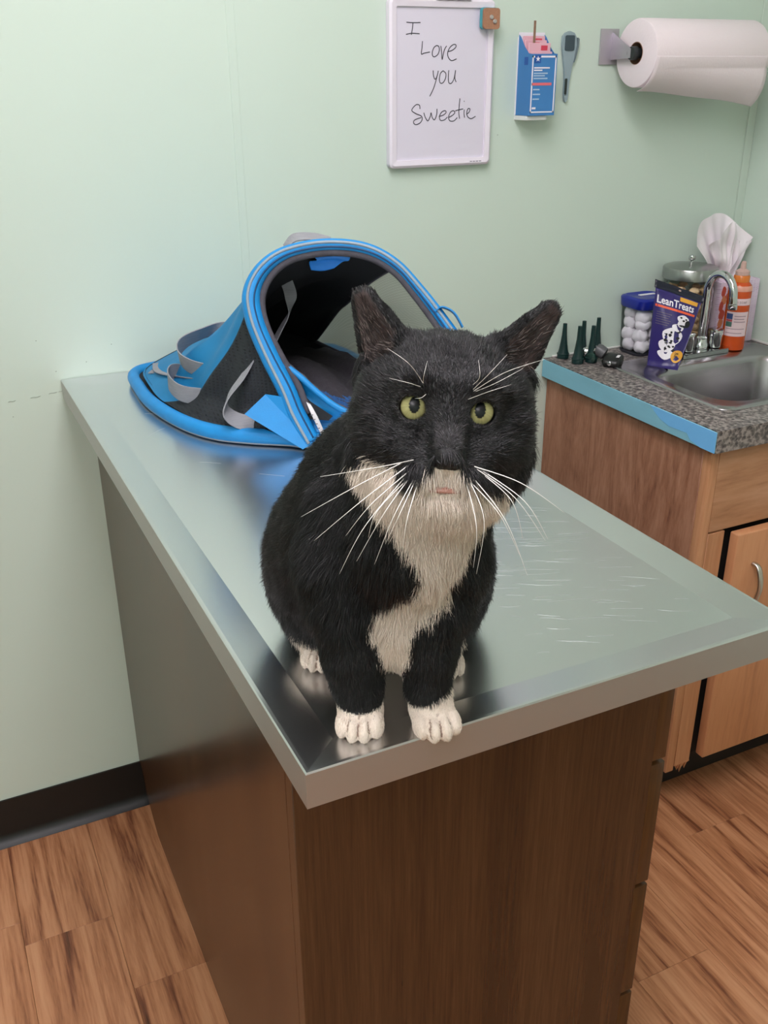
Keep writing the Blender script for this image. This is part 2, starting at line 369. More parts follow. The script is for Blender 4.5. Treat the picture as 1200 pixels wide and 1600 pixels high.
# speckled laminate
def laminate():
    M = mat('grey_speckled_laminate', '5b5450', .42); nt = M.node_tree; N = nt.nodes.new; b = nt.nodes['Principled BSDF']
    tc = N('ShaderNodeTexCoord'); n = N('ShaderNodeTexNoise'); n.inputs['Scale'].default_value = 75; n.inputs['Detail'].default_value = 6; n.inputs['Roughness'].default_value = .62
    v = N('ShaderNodeTexVoronoi'); v.inputs['Scale'].default_value = 130; nt.links.new(tc.outputs['Object'], n.inputs['Vector'])
    ad = N('ShaderNodeVectorMath'); sc = N('ShaderNodeVectorMath'); sc.operation = 'SCALE'; sc.inputs['Scale'].default_value = .02; nt.links.new(n.outputs[1], sc.inputs[0]); nt.links.new(tc.outputs['Object'], ad.inputs[0]); nt.links.new(sc.outputs[0], ad.inputs[1]); nt.links.new(ad.outputs[0], v.inputs['Vector'])
    mx = N('ShaderNodeMix'); mx.inputs[0].default_value = .45; nt.links.new(n.outputs[0], mx.inputs[2]); nt.links.new(v.outputs['Distance'], mx.inputs[3])
    cr = N('ShaderNodeValToRGB'); e = cr.color_ramp.elements
    st = [(.33, '3b3738'), (.43, '5a5453'), (.52, '746c69'), (.60, '9a918c')]
    while len(e) < 4: e.new(.5)
    for el, (p_, h) in zip(e, st): el.position = p_; el.color = srgb(h)
    nt.links.new(mx.outputs[0], cr.inputs[0]); nt.links.new(cr.outputs[0], b.inputs['Base Color']); return M
lam = laminate()
# counter slab with a rounded-rectangle opening for the sink
SX0, SX1, SY0, SY1 = 1.062, 1.465, -.445, -.105     # sink flange footprint
ct = thing('countertop', ((CX0+1.486)/2, -.25, CZ-CT), 'grey speckled laminate countertop around the steel sink', 'countertop')
def slab_hole(name, outer, hole, z0, z1, m, parent):
    """outer rectangle corners (4) with rounded hole (4*k points, starts at +x+y corner going ccw)"""
    k = len(hole)//4; V = []; F = []
    x0, y0, x1, y1 = outer; C4 = [(x1, y1), (x0, y1), (x0, y0), (x1, y0)]
    for z in (z0, z1): V += [(x, y, z) for x, y in C4]+[(x, y, z) for x, y in hole]
    S = 4+len(hole)
    for s, base in ((0, 0), (1, S)):
        for c in range(4):
            for i in range(k-1):
                q = [base+c, base+4+c*k+i, base+4+c*k+i+1]; F.append(q if not s else q[::-1])
            a = base+4+c*k+k-1; b2 = base+4+((c+1) % 4)*k
            q = [base+c, a, b2, base+(c+1) % 4]; F.append(q if not s else q[::-1])
    for i in range(4): F.append([i, (i+1) % 4, S+(i+1) % 4, S+i])
    n = len(hole)
    for i in range(n): F.append([4+(i+1) % n, 4+i, S+4+i, S+4+(i+1) % n])
    bm = bmesh.new(); vs = [bm.verts.new(v) for v in V]
    for f in F: bm.faces.new([vs[i] for i in f])
    bmesh.ops.recalc_face_normals(bm, faces=bm.faces[:])
    return from_bm(name, bm, m, parent)
hole = rrect(SX1-SX0-.03, SY1-SY0-.03, .03, 6, (SX0+SX1)/2, (SY0+SY1)/2)
slab_hole('laminate_slab', (CX0, CYF, 1.4855, -.0015), hole, CZ-CT, CZ, lam, ct)
tape = mat('blue_edge_band', '86c2d6', .55, noise=((3, 7, 30), .06)); tape2 = mat('bright_blue_patch', '78c0f6', .5)
box('edge_band', (CX0-.0022, CYF+.001, CZ-CT+.001), (CX0-.0002, -.002, CZ-.0015), tape, ct, .0005, 1)
M_ = Matrix(((0, 0, 1, CX0-.0028), (1, 0, 0, 0), (0, 1, 0, 0), (0, 0, 0, 1)))
plate('edge_band_patch', [(CYF+.0005, CZ-CT+.001), (CYF+.0005, CZ-.002), (CYF+.17, CZ-.002), (CYF+.155, CZ-.012), (CYF+.14, CZ-.020), (CYF+.115, CZ-.026), (CYF+.07, CZ-.024), (CYF+.06, CZ-CT+.006), (CYF+.035, CZ-CT+.001)], M_, .0005, tape2, ct)
caulk = mat('caulk_white', 'dfe0da', .6)
box('caulk_line', (CX0+.02, -.006, CZ), (1.485, -.0015, CZ+.004), caulk, ct, .001, 1); box('caulk_line', (1.480, CYF+.01, CZ), (1.4855, -.0065, CZ+.004), caulk, ct, .001, 1)
# sink
sk_m = steel('sink_steel', 'a9a6a8', .26, 0, 0, .03)
sk = thing('sink', ((SX0+SX1)/2, (SY0+SY1)/2, CZ-.15), 'stainless steel drop in sink in the speckled countertop', 'sink')
cx_, cy_ = (SX0+SX1)/2, (SY0+SY1)/2; W_, H_ = SX1-SX0, SY1-SY0
bc = (cx_+.002, cy_-.025)   # bowl centre: ledge for the tap at the back
prof = []   # list of (w, h, r, cx, cy, z)
prof += [(W_, H_, .03, cx_, cy_, CZ+.0005), (W_-.004, H_-.004, .03, cx_, cy_, CZ+.004), (W_-.022, H_-.022, .03, cx_, cy_, CZ+.0045), (W_-.028, H_-.028, .03, cx_, cy_, CZ+.0030)]
bw, bh = .335, .225
prof += [(bw+.012, bh+.012, .062, bc[0], bc[1], CZ+.0028), (bw, bh, .058, bc[0], bc[1], CZ-.001), (bw-.008, bh-.008, .056, bc[0], bc[1], CZ-.012), (bw-.022, bh-.022, .055, bc[0], bc[1], CZ-.11), (bw-.034, bh-.034, .052, bc[0], bc[1], CZ-.130), (bw-.07, bh-.07, .04, bc[0], bc[1], CZ-.142), (.06, .06, .0299, bc[0], bc[1], CZ-.146)]
V = []; F = []; nn = 4*9
for (a_, b_, r_, x_, y_, z_) in prof: V += [(px, py, z_) for px, py in rrect(a_, b_, r_, 8, x_, y_)]
for j in range(len(prof)-1):
    for i in range(nn): F.append([j*nn+i, j*nn+(i+1) % nn, (j+1)*nn+(i+1) % nn, (j+1)*nn+i])
F.append([(len(prof)-1)*nn+i for i in range(nn)])
o = obj('basin', V, F, sk_m, sk); o.data.set_sharp_from_angle(angle=math.radians(50))
lathe('drain', [(.001, CZ-.1455), (.012, CZ-.1455), (.02, CZ-.145), (.028, CZ-.1435), (.030, CZ-.1455)], mat('chrome', 'd6d6d8', .08, 1), sk, T(bc[0], bc[1], 0))
# ================= CAT =================
# built in the cat's own frame: origin on the table between the front paws, x to its left side, y to its tail, z up
OC = Vector((.085, -1.095, TH-dep+.0004)); AX = Vector((.9, -.436, 0)).normalized(); AY = Vector((.436, .9, 0)).normalized()
CM = np.array([[AX.x, AY.x, 0], [AX.y, AY.y, 0], [0, 0, 1.]]); OCn = np.array(OC)
def cw(P): return np.asarray(P) @ CM.T+OCn
def rotm(rx=0, ry=0, rz=0):
    rx, ry, rz = map(math.radians, (rx, ry, rz)); return np.array((Matrix.Rotation(rz, 3, 'Z') @ Matrix.Rotation(ry, 3, 'Y') @ Matrix.Rotation(rx, 3, 'X')))
HC = np.array([.0352, .022, .2600]); HR = rotm(-9, 5, 0)      # head centre; pitched up, rolled
hp = lambda *p: HC+HR @ np.array(p, float)
hx_ = .0016; LO = np.array([-.155, -.085, -.004]); HI = np.array([.14, .275, .365])
NG = ((HI-LO)/hx_).astype(int)+1
G = np.full(NG, 1.0, np.float32)
AXS = [LO[i]+hx_*np.arange(NG[i]) for i in range(3)]
def region(lo, hi, m):
    s = []; 
    for i in range(3):
        a = max(int((lo[i]-m-LO[i])/hx_), 0); b = min(int((hi[i]+m-LO[i])/hx_)+2, NG[i]); s.append(slice(a, max(b, a)))
    X, Y, Z = np.meshgrid(*[AXS[i][s[i]] for i in range(3)], indexing='ij'); return tuple(s), np.stack([X, Y, Z], -1).astype(np.float32)
def smin(a, b, k):
    h = np.clip(.5+.5*(b-a)/k, 0, 1); return b*(1-h)+a*h-k*h*(1-h)
def comb(s, d, k, sub=False):
    G[s] = smin(G[s], d, k) if not sub else -smin(-G[s], d, k)
def ell(c, r, k=.012, rot=None, sub=False):
    c = np.array(c, float); r = np.array(r, float); m = r.max(); s, P = region(c-m, c+m, .02); q = P-c
    if rot is not None: q = q @ rot
    k0 = np.linalg.norm(q/r, axis=-1); k1 = np.linalg.norm(q/(r*r), axis=-1)+1e-9
    comb(s, k0*(k0-1)/k1, k, sub)
def cap(a, b, ra, rb, k=.012, sub=False, fl=None):
    """tapered capsule; fl=(unit direction, factor) squashes it"""
    a = np.array(a, float); b = np.array(b, float); m = max(ra, rb)*1.3; s, P = region(np.minimum(a, b)-m, np.maximum(a, b)+m, .018)
    ab = b-a; t = np.clip(((P-a) @ ab)/(ab @ ab), 0, 1)[..., None]; q = P-a-t*ab; sc_ = 1
    if fl: n_ = np.array(fl[0]); q = q+((q @ n_)*(1/fl[1]-1))[..., None]*n_; sc_ = (1+fl[1])/2
    comb(s, (np.linalg.norm(q, axis=-1)-(ra+(rb-ra)*t[..., 0]))*sc_, k, sub)
def chain(pts, k=.012, fl=None):
    for (p, r), (q_, s_) in zip(pts[:-1], pts[1:]): cap(p, q_, r, s_, k, False, fl)
# torso
ell((-.016, .150, .078), (.090, .098, .082), .03)             # hips and belly mass
ell((-.012, .092, .125), (.068, .068, .078), .04)              # rib cage
ell((.004, .045, .158), (.050, .050, .060), .035)             # chest
chain([((-.018, .15, .10), .078), ((.0, .10, .165), .062), ((.018, .06, .205), .048), ((.030, .036, .238), .044)], .03)
ell((.012, .012, .165), (.036, .032, .045), .025)             # breast fur
ell((.004, .045, .085), (.036, .045, .050), .02)              # belly fur between the legs
# haunches
for sx, cx in ((-1, -.064), (1, .042)):
    ell((cx, .155, .062), (.046, .070, .066), .022, rotm(12, 0, -6*sx))
    ell((cx*.98, .128, .034), (.026, .040, .034), .015)
# shoulders and forelegs
for P in ([((-.032, .052, .165), .034), ((-.040, .036, .128), .031), ((-.040, .024, .095), .0225), ((-.034, .018, .06), .0200), ((-.029, .014, .032), .0160), ((-.0275, .011, .018), .0155)],
          [((.040, .050, .165), .030), ((.040, .038, .128), .0265), ((.0345, .026, .095), .0205), ((.0285, .020, .06), .0170), ((.0260, .016, .032), .0140), ((.028, .012, .018), .0150)]):
    chain(P, .014)
# front paws with toes
GROOVES = []
def paw(cx, cy, ang, w=.0185, l=.024, spread=1.0, front=True, toes=4, lift=0):
    Rz = rotm(0, 0, ang); f = lambda x, y, z: np.array([cx, cy, 0])+Rz @ np.array([x, y, z+lift])
    ell(f(0, .004, .0118), (w*.93, l*.80, .0128), .008, Rz)
    xs = np.array([-1.28, -.45, .45, 1.28])*w*.56; ys = np.array([-.0095, -.0155, -.0155, -.0095])*l/.024
    for x, y in zip(xs, ys):
        ell(f(x*spread, y+.001, .0098), (.0056*w/.0185, .0118, .0102), .0022, Rz)
    for x in (-.86, 0, .86):
        a_, b_ = f(x*w*.56, -.026*l/.024, .004), f(x*w*.50, -.018*l/.024, .0178); c_ = f(x*w*.45, -.006, .0238)
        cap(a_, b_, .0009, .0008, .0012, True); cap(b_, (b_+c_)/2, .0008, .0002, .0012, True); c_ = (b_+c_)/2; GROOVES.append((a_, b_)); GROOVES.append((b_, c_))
paw(-.0270, .0030, -4); paw(.0310, .0035, 12, .0185)
# hind paws
for cx, cy, a in ((-.0635, .098, -8), (.0430, .086, 8)):
    cap((cx*.97, cy+.012, .012), (cx*.9, cy+.075, .016), .0135, .016, .01)
    paw(cx, cy, a, .0160, .022)
# tail curled round behind
chain([((-.02, .232, .03), .020), ((.010, .246, .018), .0165), ((.040, .240, .0155), .0150), ((.056, .222, .0135), .013)], .012)
# ---- head
def hell(c, r, k=.01, rx=0, ry=0, rz=0, sub=False): ell(hp(*c), r, k, HR @ rotm(rx, ry, rz), sub)
def hcap(a, b, ra, rb, k=.01, sub=False): cap(hp(*a), hp(*b), ra, rb, k, sub)
hell((0, .006, .006), (.0505, .050, .0455), .02)
for s_ in (-1, 1):
    hell((s_*.031, .002, -.020), (.0285, .036, .0290), .016)       # cheek
    hell((s_*.0390, .010, .002), (.0205, .032, .032), .016)       # temple
    hell((s_*.0435, .016, -.030), (.0150, .025, .0240), .014)      # jowl ruff
    hell((s_*.0215, -.030, .0205), (.0180, .015, .0110), .012)     # brow
    hell((s_*.0120, -.0465, -.0330), (.0140, .0125, .0100), .006)  # whisker pad
    hell((s_*.026, -.034, -.0200), (.0150, .0130, .0110), .012)    # under the eye
hcap((0, -.034, .012), (0, -.0535, -.017), .0125, .0105, .010)      # nose bridge
hell((0, -.0600, -.0230), (.0098, .0068, .0068), .004)           # nose
hell((0, -.0440, -.0490), (.0160, .0125, .0085), .007)            # chin
hell((0, -.020, -.050), (.030, .024, .018), .016)                # lower jaw
ell((.030, .012, .215), (.046, .040, .034), .03)                 # throat ruff
hell((0, -.0600, -.0365), (.0012, .0040, .0055), .002, sub=True)   # lip cleft
for s_ in (-1, 1): hcap((0, -.0600, -.0420), (s_*.014, -.0545, -.0440), .0013, .0011, .0020, True)
for s_ in (-1, 1): hcap((s_*.0046, -.0670, -.0240), (s_*.0068, -.0640, -.0227), .0016, .0010, .0015, True)
# ears: tall cups
EARS = []
for s_, tipx, tipz in ((-1, .0610, .0670), (1, .0670, .0680)):
    bx_, bz_ = .0400, .0290
    base = np.array([s_*bx_, .014, bz_]); tip = np.array([s_*tipx, .018, tipz]); ax_ = (tip-base)/np.linalg.norm(tip-base)
    out = np.array([s_*.42, -.907, 0]); out -= ax_*(out @ ax_); out /= np.linalg.norm(out)
    EARS.append((hp(*base), hp(*tip), HR @ out, HR @ ax_))
    A, B, n_, _ = EARS[-1]
    cap(A+n_*-.001, B, .0245, .0105, .009, False, (n_, .42))
    cap(A+n_*.0120+(B-A)*.10, B+n_*.0068-ax_*.001, .0172, .0066, .003, True, (n_, .52))
# eyes
ER = .0104; EYES = []
for s_ in (-1, 1):
    c = hp(s_*.0217-.0014, -.0330, .0043); EYES.append(c)
    ell(c, (.0128,)*3, .006)
    v = np.array([-.0, -.623, .469])-c; v /= np.linalg.norm(v); fw = HR @ np.array([s_*.16, -.98, .10]); fw /= np.linalg.norm(fw)
    Re = HR @ rotm(0, s_*-8, 0)
    ell(c, (ER+.0001,)*3, .0008, sub=True)
    ell(c+fw*.0095, (.0092, .0100, .0084), .0015, Re, sub=True)
# ---- surface nets
def surface_nets(F, lo, h):
    S = F < 0; n = np.array(F.shape)-1
    cs = [(i, j, k) for i in (0, 1) for j in (0, 1) for k in (0, 1)]
    cnt = sum(S[i:i+n[0], j:j+n[1], k:k+n[2]].astype(np.int8) for i, j, k in cs)
    I = np.argwhere((cnt > 0) & (cnt < 8)); acc = np.zeros((len(I), 3)); w_ = np.zeros(len(I))
    for a in cs:
        for ax in range(3):
            if a[ax]: continue
            b = list(a); b[ax] = 1
            fa = F[I[:, 0]+a[0], I[:, 1]+a[1], I[:, 2]+a[2]]; fb = F[I[:, 0]+b[0], I[:, 1]+b[1], I[:, 2]+b[2]]
            c = (fa < 0) != (fb < 0); t = np.where(c, fa/np.where(c, fa-fb, 1), 0); p = np.tile(np.array(a, float), (len(I), 1)); p[:, ax] += t
            acc += p*c[:, None]; w_ += c
    V = lo+h*(I+acc/w_[:, None]); ID = np.full(n, -1, np.int32); ID[tuple(I.T)] = np.arange(len(I)); Fs = []
    for ax in range(3):
        o1, o2 = (ax+1) % 3, (ax+2) % 3; d = [0, 0, 0]; d[ax] = 1
        sl0 = tuple(slice(0, n[i]) if i == ax else slice(1, n[i]) for i in range(3)); sl1 = tuple(slice(1, n[i]+1) if i == ax else slice(1, n[i]) for i in range(3))
        A = S[sl0]; B = S[sl1]; E_ = np.argwhere(A != B); off = np.array([0 if i == ax else 1 for i in range(3)]); E_ = E_+off; ins = S[tuple(E_.T)]
        def cid(a, b): q = E_.copy(); q[:, o1] -= a; q[:, o2] -= b; return ID[tuple(q.T)]
        Q = np.stack([cid(1, 1), cid(0, 1), cid(0, 0), cid(1, 0)], 1); Q[~ins] = Q[~ins][:, ::-1]; Fs.append(Q)
    return V, np.concatenate(Fs)
G[:, :, 0] = 1
CV, CFc = surface_nets(G, LO, hx_)
del G
# vertex normals
def vnormals(V, F):
    fn = np.cross(V[F[:, 2]]-V[F[:, 0]], V[F[:, 3]]-V[F[:, 1]]); N = np.zeros_like(V)
    for k in range(4): np.add.at(N, F[:, k], fn)
    return N/(np.linalg.norm(N, axis=1)[:, None]+1e-12)
for _ in range(2):                                   # light smoothing
    acc = np.zeros_like(CV); c_ = np.zeros(len(CV))
    for k in range(4):
        np.add.at(acc, CFc[:, k], CV[CFc[:, (k+1) % 4]]); np.add.at(c_, CFc[:, k], 1)
    CV = CV*.5+.5*acc/c_[:, None]
CV[:, 2] = np.maximum(CV[:, 2], 0.0)
CN = vnormals(CV, CFc)
# ---- coat markings (a function of place on the body)
WHITE = [(-.030, .224), (-.0176, .2366), (-.0053, .2349), (.0092, .2286), (.0175, .2385), (.0245, .2425), (.0315, .2450), (.0391, .2425), (.0450, .2380), (.0528, .2304), (.0617, .2215), (.0738, .2165), (.0790, .2085), (.0706, .1948), (.0633, .1779), (.0535, .1598), (.0457, .1465), (.0387, .1376), (.0402, .1264), (.0361, .1081), (.0282, .1014), (.0162, .0984), (.012, .087), (.0127, .0551), (.0142, .0343), (.012, .01), (-.014, .01), (-.0163, .0315), (-.0211, .0553), (-.0212, .096), (-.0152, .1083), (.0015, .1233), (.0155, .1364), (.0174, .1533), (.0103, .1698), (.0035, .1794), (-.0075, .1982), (-.0193, .2149)]
def inpoly(x, z, P):
    r = np.zeros(len(x), bool); n = len(P)
    for i in range(n):
        (x0, z0), (x1, z1) = P[i], P[(i+1) % n]
        c = (z0 > z) != (z1 > z)
        if z1 != z0: r ^= c & (x < (x1-x0)*(z-z0)/(z1-z0)+x0)
    return r
BLACK = np.array([.0050, .0048, .0055]); WHT = np.array([.80, .70, .60]); PINK = np.array([.36, .20, .17]); EARP = np.array([.040, .023, .021])
def inear(P):
    m = np.zeros(len(P)); 
    for A, B, n_, ax in EARS:
        L_ = np.linalg.norm(B-A); t = (P-A) @ ax/L_; c = A+np.outer(t, B-A); q = P-c; f = q @ n_; lat = np.linalg.norm(q-np.outer(f, n_), axis=1)
        w_ = (.0172*(1-t)+.0066*t); m = np.maximum(m, ((t > -.05) & (t < 1.16) & (f < .006) & (f > -.0115) & (lat < w_)).astype(float))
    return m
def coat(P, jit=0):
    x, y, z = (P+rng.normal(0, jit, P.shape)).T if jit else P.T
    C = np.tile(BLACK, (len(P), 1))
    front = y < np.where(z > .19, .045, .10)
    wm = inpoly(x, z, WHITE) & front
    lz = [.018, .032, .06, .095, .128]
    for lx, ly, lr in (((-.0275, -.029, -.034, -.040, -.040), (.011, .014, .018, .024, .036), (.0155, .016, .020, .0225, .026)), ((.028, .026, .0285, .0345, .040), (.012, .016, .020, .026, .038), (.015, .014, .017, .0205, .024))):
        wm &= ~((np.hypot(x-np.interp(z, lz, lx), (y-np.interp(z, lz, ly))*.85) < np.interp(z, lz, lr)+np.where(z < .08, .0065, .0035)) & (z < .112))
    wm |= (z < .0215+.35*np.clip(x-.012, 0, .03)) & (y < .040)
    for hx0_, hy0_ in ((-.0635, .094), (.0430, .082)): wm |= (z < .027) & (np.hypot(x-hx0_, y-hy0_) < .027)
    C[wm] = WHT
    return C
# lip and nose colouring on the skin under the fur
def segd(P, a, b):
    t = np.clip(((P-a) @ (b-a))/((b-a) @ (b-a)), 0, 1); return np.linalg.norm(P-a-t[:, None]*(b-a), axis=1)
def skin(P, N):
    C = coat(P); q = (P-HC) @ HR
    lip = (np.abs(q[:, 0]) < .013) & (np.abs(q[:, 2]+.0445) < .0030) & (q[:, 1] < -.045); C[lip] = PINK
    nose = (np.abs(q[:, 0]) < .009) & (q[:, 2] > -.0305) & (q[:, 2] < -.0165) & (q[:, 1] < -.0575); C[nose] = (.012, .011, .012)
    e = inear(P) > 0; C[e] = EARP
    for a_, b_ in GROOVES: C[segd(P, a_, b_) < .0012] = (.30, .21, .16)  # browner skin painted in the toe creases, standing in for their shade
    return C
cat = thing('cat', OC, 'black and white cat sitting on the steel table looking up', 'cat')
cb = mat('cat_skin', '0a0a0b', .6)
_a = cb.node_tree.nodes.new('ShaderNodeAttribute'); _a.attribute_name = 'col'; cb.node_tree.links.new(_a.outputs['Color'], cb.node_tree.nodes['Principled BSDF'].inputs['Base Color'])
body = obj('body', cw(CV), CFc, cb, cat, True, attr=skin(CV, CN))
# ---- fur
def make_fur():
    tri = np.concatenate([CFc[:, [0, 1, 2]], CFc[:, [0, 2, 3]]]); a, b, c = CV[tri[:, 0]], CV[tri[:, 1]], CV[tri[:, 2]]
    ar = np.linalg.norm(np.cross(b-a, c-a), axis=1)/2; ctr = (a+b+c)/3
    hd = np.linalg.norm(ctr-HC, axis=1) < .085; ar = ar*np.where(hd, 2.2, 1.0)*np.where(ctr[:, 1] > .17, .6, 1)
    n = 300000; ti = rng.choice(len(tri), n, p=ar/ar.sum()); u, v = rng.random(n), rng.random(n); fl_ = u+v > 1; u[fl_] = 1-u[fl_]; v[fl_] = 1-v[fl_]; w_ = 1-u-v
    P = a[ti]*w_[:, None]+b[ti]*u[:, None]+c[ti]*v[:, None]; t3 = tri[ti]; N = CN[t3[:, 0]]*w_[:, None]+CN[t3[:, 1]]*u[:, None]+CN[t3[:, 2]]*v[:, None]; N /= np.linalg.norm(N, axis=1)[:, None]
    q = (P-HC) @ HR; head = np.linalg.norm(q*[1, 1, 1], axis=1) < .066
    head &= (q[:, 2] > -.062)
    ln = np.full(n, .0105); 
    D = np.stack([P[:, 0]*.6, np.full(n, .35), np.full(n, -1.)], 1)                       # body: down and back
    back = (P[:, 1] > .08) & (P[:, 2] > .06); D[back] = np.stack([P[back, 0]*2, np.full(back.sum(), .75), np.full(back.sum(), -.8)], 1)
    D[head] = ((q[head]-np.array([0, -.085, -.012])) @ HR.T)*14
    chest = (~head) & (P[:, 1] < .05) & (P[:, 2] > .10); D[chest] = np.stack([P[chest, 0]*6-.06, np.full(chest.sum(), -.12), np.full(chest.sum(), -1.)], 1); ln[chest] = .014
    belly = (np.abs(P[:, 0]) < .03) & (P[:, 2] < .08) & (P[:, 2] > .02) & (P[:, 1] > .02); ln[belly] = .014
    muz = head & (q[:, 1] < -.035) & (q[:, 2] < -.01); ln[head] = .0068; ln[muz] = .0028
    ln[head & (q[:, 1] < -.03) & (q[:, 2] > -.02) & (np.abs(q[:, 0]) < .016)] = .0030
    ln[head & (np.abs(q[:, 0]) > .035) & (q[:, 2] < .0)] = .0095
    earz = np.zeros(n, bool)
    for A, B, n_, ax in EARS:
        L_ = np.linalg.norm(B-A); t = (P-A) @ ax/L_; cpt = A+np.outer(t, B-A); e = (t > .28) & (t < 1.3) & (np.linalg.norm(P-cpt, axis=1) < .03); D[e] = ax; ln[e] = .0032; earz |= e
    ie = inear(P) > 0; 
    leg = (P[:, 2] < .085) & (P[:, 1] < .045); D[leg] = (0, -.1, -1); ln[leg] = .0055
    pawm = (P[:, 2] < .026) & (P[:, 1] < .1); D[pawm] = (0, -.8, -.45); ln[pawm] = .0016
    ln *= rng.uniform(.7, 1.15, n)
    # keep clear of eyes, nose leather, lip
    keep = np.ones(n, bool)
    for c0 in EYES:
        dd = P-c0; keep &= ~((np.linalg.norm(dd, axis=1) < .0122) & (dd[:, 1] < .004)); near = (np.linalg.norm(dd, axis=1) < .021) & (dd[:, 1] < .008); ln[near] = np.minimum(ln[near], .0024)
    keep &= ~((np.abs(q[:, 0]) < .0085) & (q[:, 2] > -.030) & (q[:, 2] < -.0175) & (q[:, 1] < -.0585))
    keep &= ~((np.abs(q[:, 0]) < .0130) & (np.abs(q[:, 2]+.0440) < .0046) & (q[:, 1] < -.045))
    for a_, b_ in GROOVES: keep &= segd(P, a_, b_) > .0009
    keep &= ~(ie & (rng.random(n) < .82)) & (P[:, 2] > .0015)
    ln[ie] = .0065
    D /= np.linalg.norm(D, axis=1)[:, None]+1e-9; D -= N*np.sum(D*N, 1)[:, None]; D /= np.linalg.norm(D, axis=1)[:, None]+1e-9
    D += rng.normal(0, .17, D.shape)
    # clumping noise
    fr = np.sin(P*[310, 270, 230]+2*np.sin(P[:, [1, 2, 0]]*190)); D += .16*fr
    lift = np.where(pawm | earz | muz, .28, .34)[:, None]; d0 = D+N*lift*1.6; d1 = D+N*lift*.5
    d0 /= np.linalg.norm(d0, axis=1)[:, None]; d1 /= np.linalg.norm(d1, axis=1)[:, None]
    C = coat(P, .0012); C[ie] = (.026, .020, .019); C[ie & (rng.random(n) < .16) & (q[:, 2] < .062)] = (.26, .21, .19)
    g = rng.normal(1, .25, n).clip(.5, 1.8)[:, None]; blk = C[:, 0] < .05; C[blk] = (C*g)[blk]; C[~blk] = (C*rng.normal(1, .07, n).clip(.8, 1.1)[:, None])[~blk]
    hb = blk & (((P-HC)**2).sum(1) < .0050); C[hb] = C[hb]*1.5; hl = hb & (rng.random(n) < .06); C[hl] = (.085, .080, .088); br_ = blk & (np.abs(q[:, 0]) < .0085) & (q[:, 2] > -.016) & (q[:, 2] < -.002) & (q[:, 1] < -.042); C[br_] = C[br_]*1.5+np.array([.030, .027, .029])  # black head fur lightened, pale hairs mixed in: gloss highlights painted as colour
    # brownish guard hairs scattered through the black
    gh = blk & (rng.random(n) < .05); C[gh] = (.05, .042, .042)
    P, d0, d1, ln, C = P[keep], d0[keep], d1[keep], ln[keep], C[keep]; n = len(P); L1 = ln[:, None]
    K = np.stack([P-.0006*d0, P+d0*L1*.33, P+d0*L1*.33+(d0*.4+d1*.6)*L1*.33, P+d0*L1*.33+(d0*.4+d1*.6)*L1*.33+d1*L1*.34+np.array([0, 0, -.06])*L1], 1)
    K[:, :, 2] = np.maximum(K[:, :, 2], .0004)
    cu = bpy.data.hair_curves.new('fur'); cu.add_curves([4]*n)
    cu.position_data.foreach_set('vector', ((K.reshape(-1, 3) @ CM.T)).astype(np.float32).ravel())
    ra = cu.attributes.get('radius') or cu.attributes.new('radius', 'FLOAT', 'POINT')
    wl = np.where(C[:, 0] > .3, 1.15, 1.0)[:, None]*np.array([.00017, .00014, .00010, .00003]); ra.data.foreach_set('value', wl.astype(np.float32).ravel())
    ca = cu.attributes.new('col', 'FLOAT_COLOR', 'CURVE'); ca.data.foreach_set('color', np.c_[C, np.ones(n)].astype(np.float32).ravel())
    fm = mat('cat_fur', '101010', .36); b = fm.node_tree.nodes['Principled BSDF']; b.inputs['Specular IOR Level'].default_value = .45
    at = fm.node_tree.nodes.new('ShaderNodeAttribute'); at.attribute_name = 'col'; fm.node_tree.links.new(at.outputs['Color'], b.inputs['Base Color'])
    cu.materials.append(fm); o = bpy.data.objects.new('fur', cu); COL.objects.link(o); o.parent = cat; tag(o, kind='stuff'); return o
make_fur()
# ---- eyeballs: yellow-green iris, tall dark pupil, clear cornea
def eye_mat():
    M = bpy.data.materials.new('cat_iris'); M.use_nodes = True; nt = M.node_tree; N = nt.nodes.new; Lk = nt.links.new; b = nt.nodes['Principled BSDF']
    a = N('ShaderNodeAttribute'); a.attribute_name = 'col'; Lk(a.outputs['Color'], b.inputs['Base Color']); b.inputs['Roughness'].default_value = .32; b.inputs['Specular IOR Level'].default_value = .3; b.inputs['Coat Weight'].default_value = .06; b.inputs['Coat Roughness'].default_value = .02; return M
em = eye_mat()
for s_, c in zip((-1, 1), EYES):
    fw = np.array([-.02, -.85, .38])-0*c; fw /= np.linalg.norm(fw); rt = np.cross(fw, HR @ np.array([0, 0, 1.])); rt /= np.linalg.norm(rt); up = np.cross(rt, fw)
    V = []; C = []; F = []; nr, ns = 40, 64; Rr = ER-.0001
    for j in range(nr+1):
        th = math.pi*(j/nr)**1.35
        for i in range(ns):
            ph = 2*math.pi*i/ns; d = math.cos(th)*fw+math.sin(th)*(math.cos(ph)*rt+math.sin(ph)*up); V.append(c+Rr*d)
            u, v = math.sin(th)*math.cos(ph)*Rr, math.sin(th)*math.sin(ph)*Rr; r_ = math.hypot(u, v)
            if math.cos(th) < 0 or r_ > .0094: C.append((.015, .012, .010)); continue
            if (u/.0036)**2+((v-.0005)/.0056)**2 < 1: C.append((.004, .005, .006)); continue
            t = r_/.0094; st = .9+.1*math.sin(ph*23+3*math.sin(ph*7)); g = (.27+.20*t, .27+.17*t, .11+.09*t); C.append(tuple(k*st*(1 if t < .93 else .45) for k in g))
    for j in range(nr):
        for i in range(ns): F.append([j*ns+i, j*ns+(i+1) % ns, (j+1)*ns+(i+1) % ns, (j+1)*ns+i])
    obj('eye', cw(V), F, em, cat, True, attr=np.array(C))
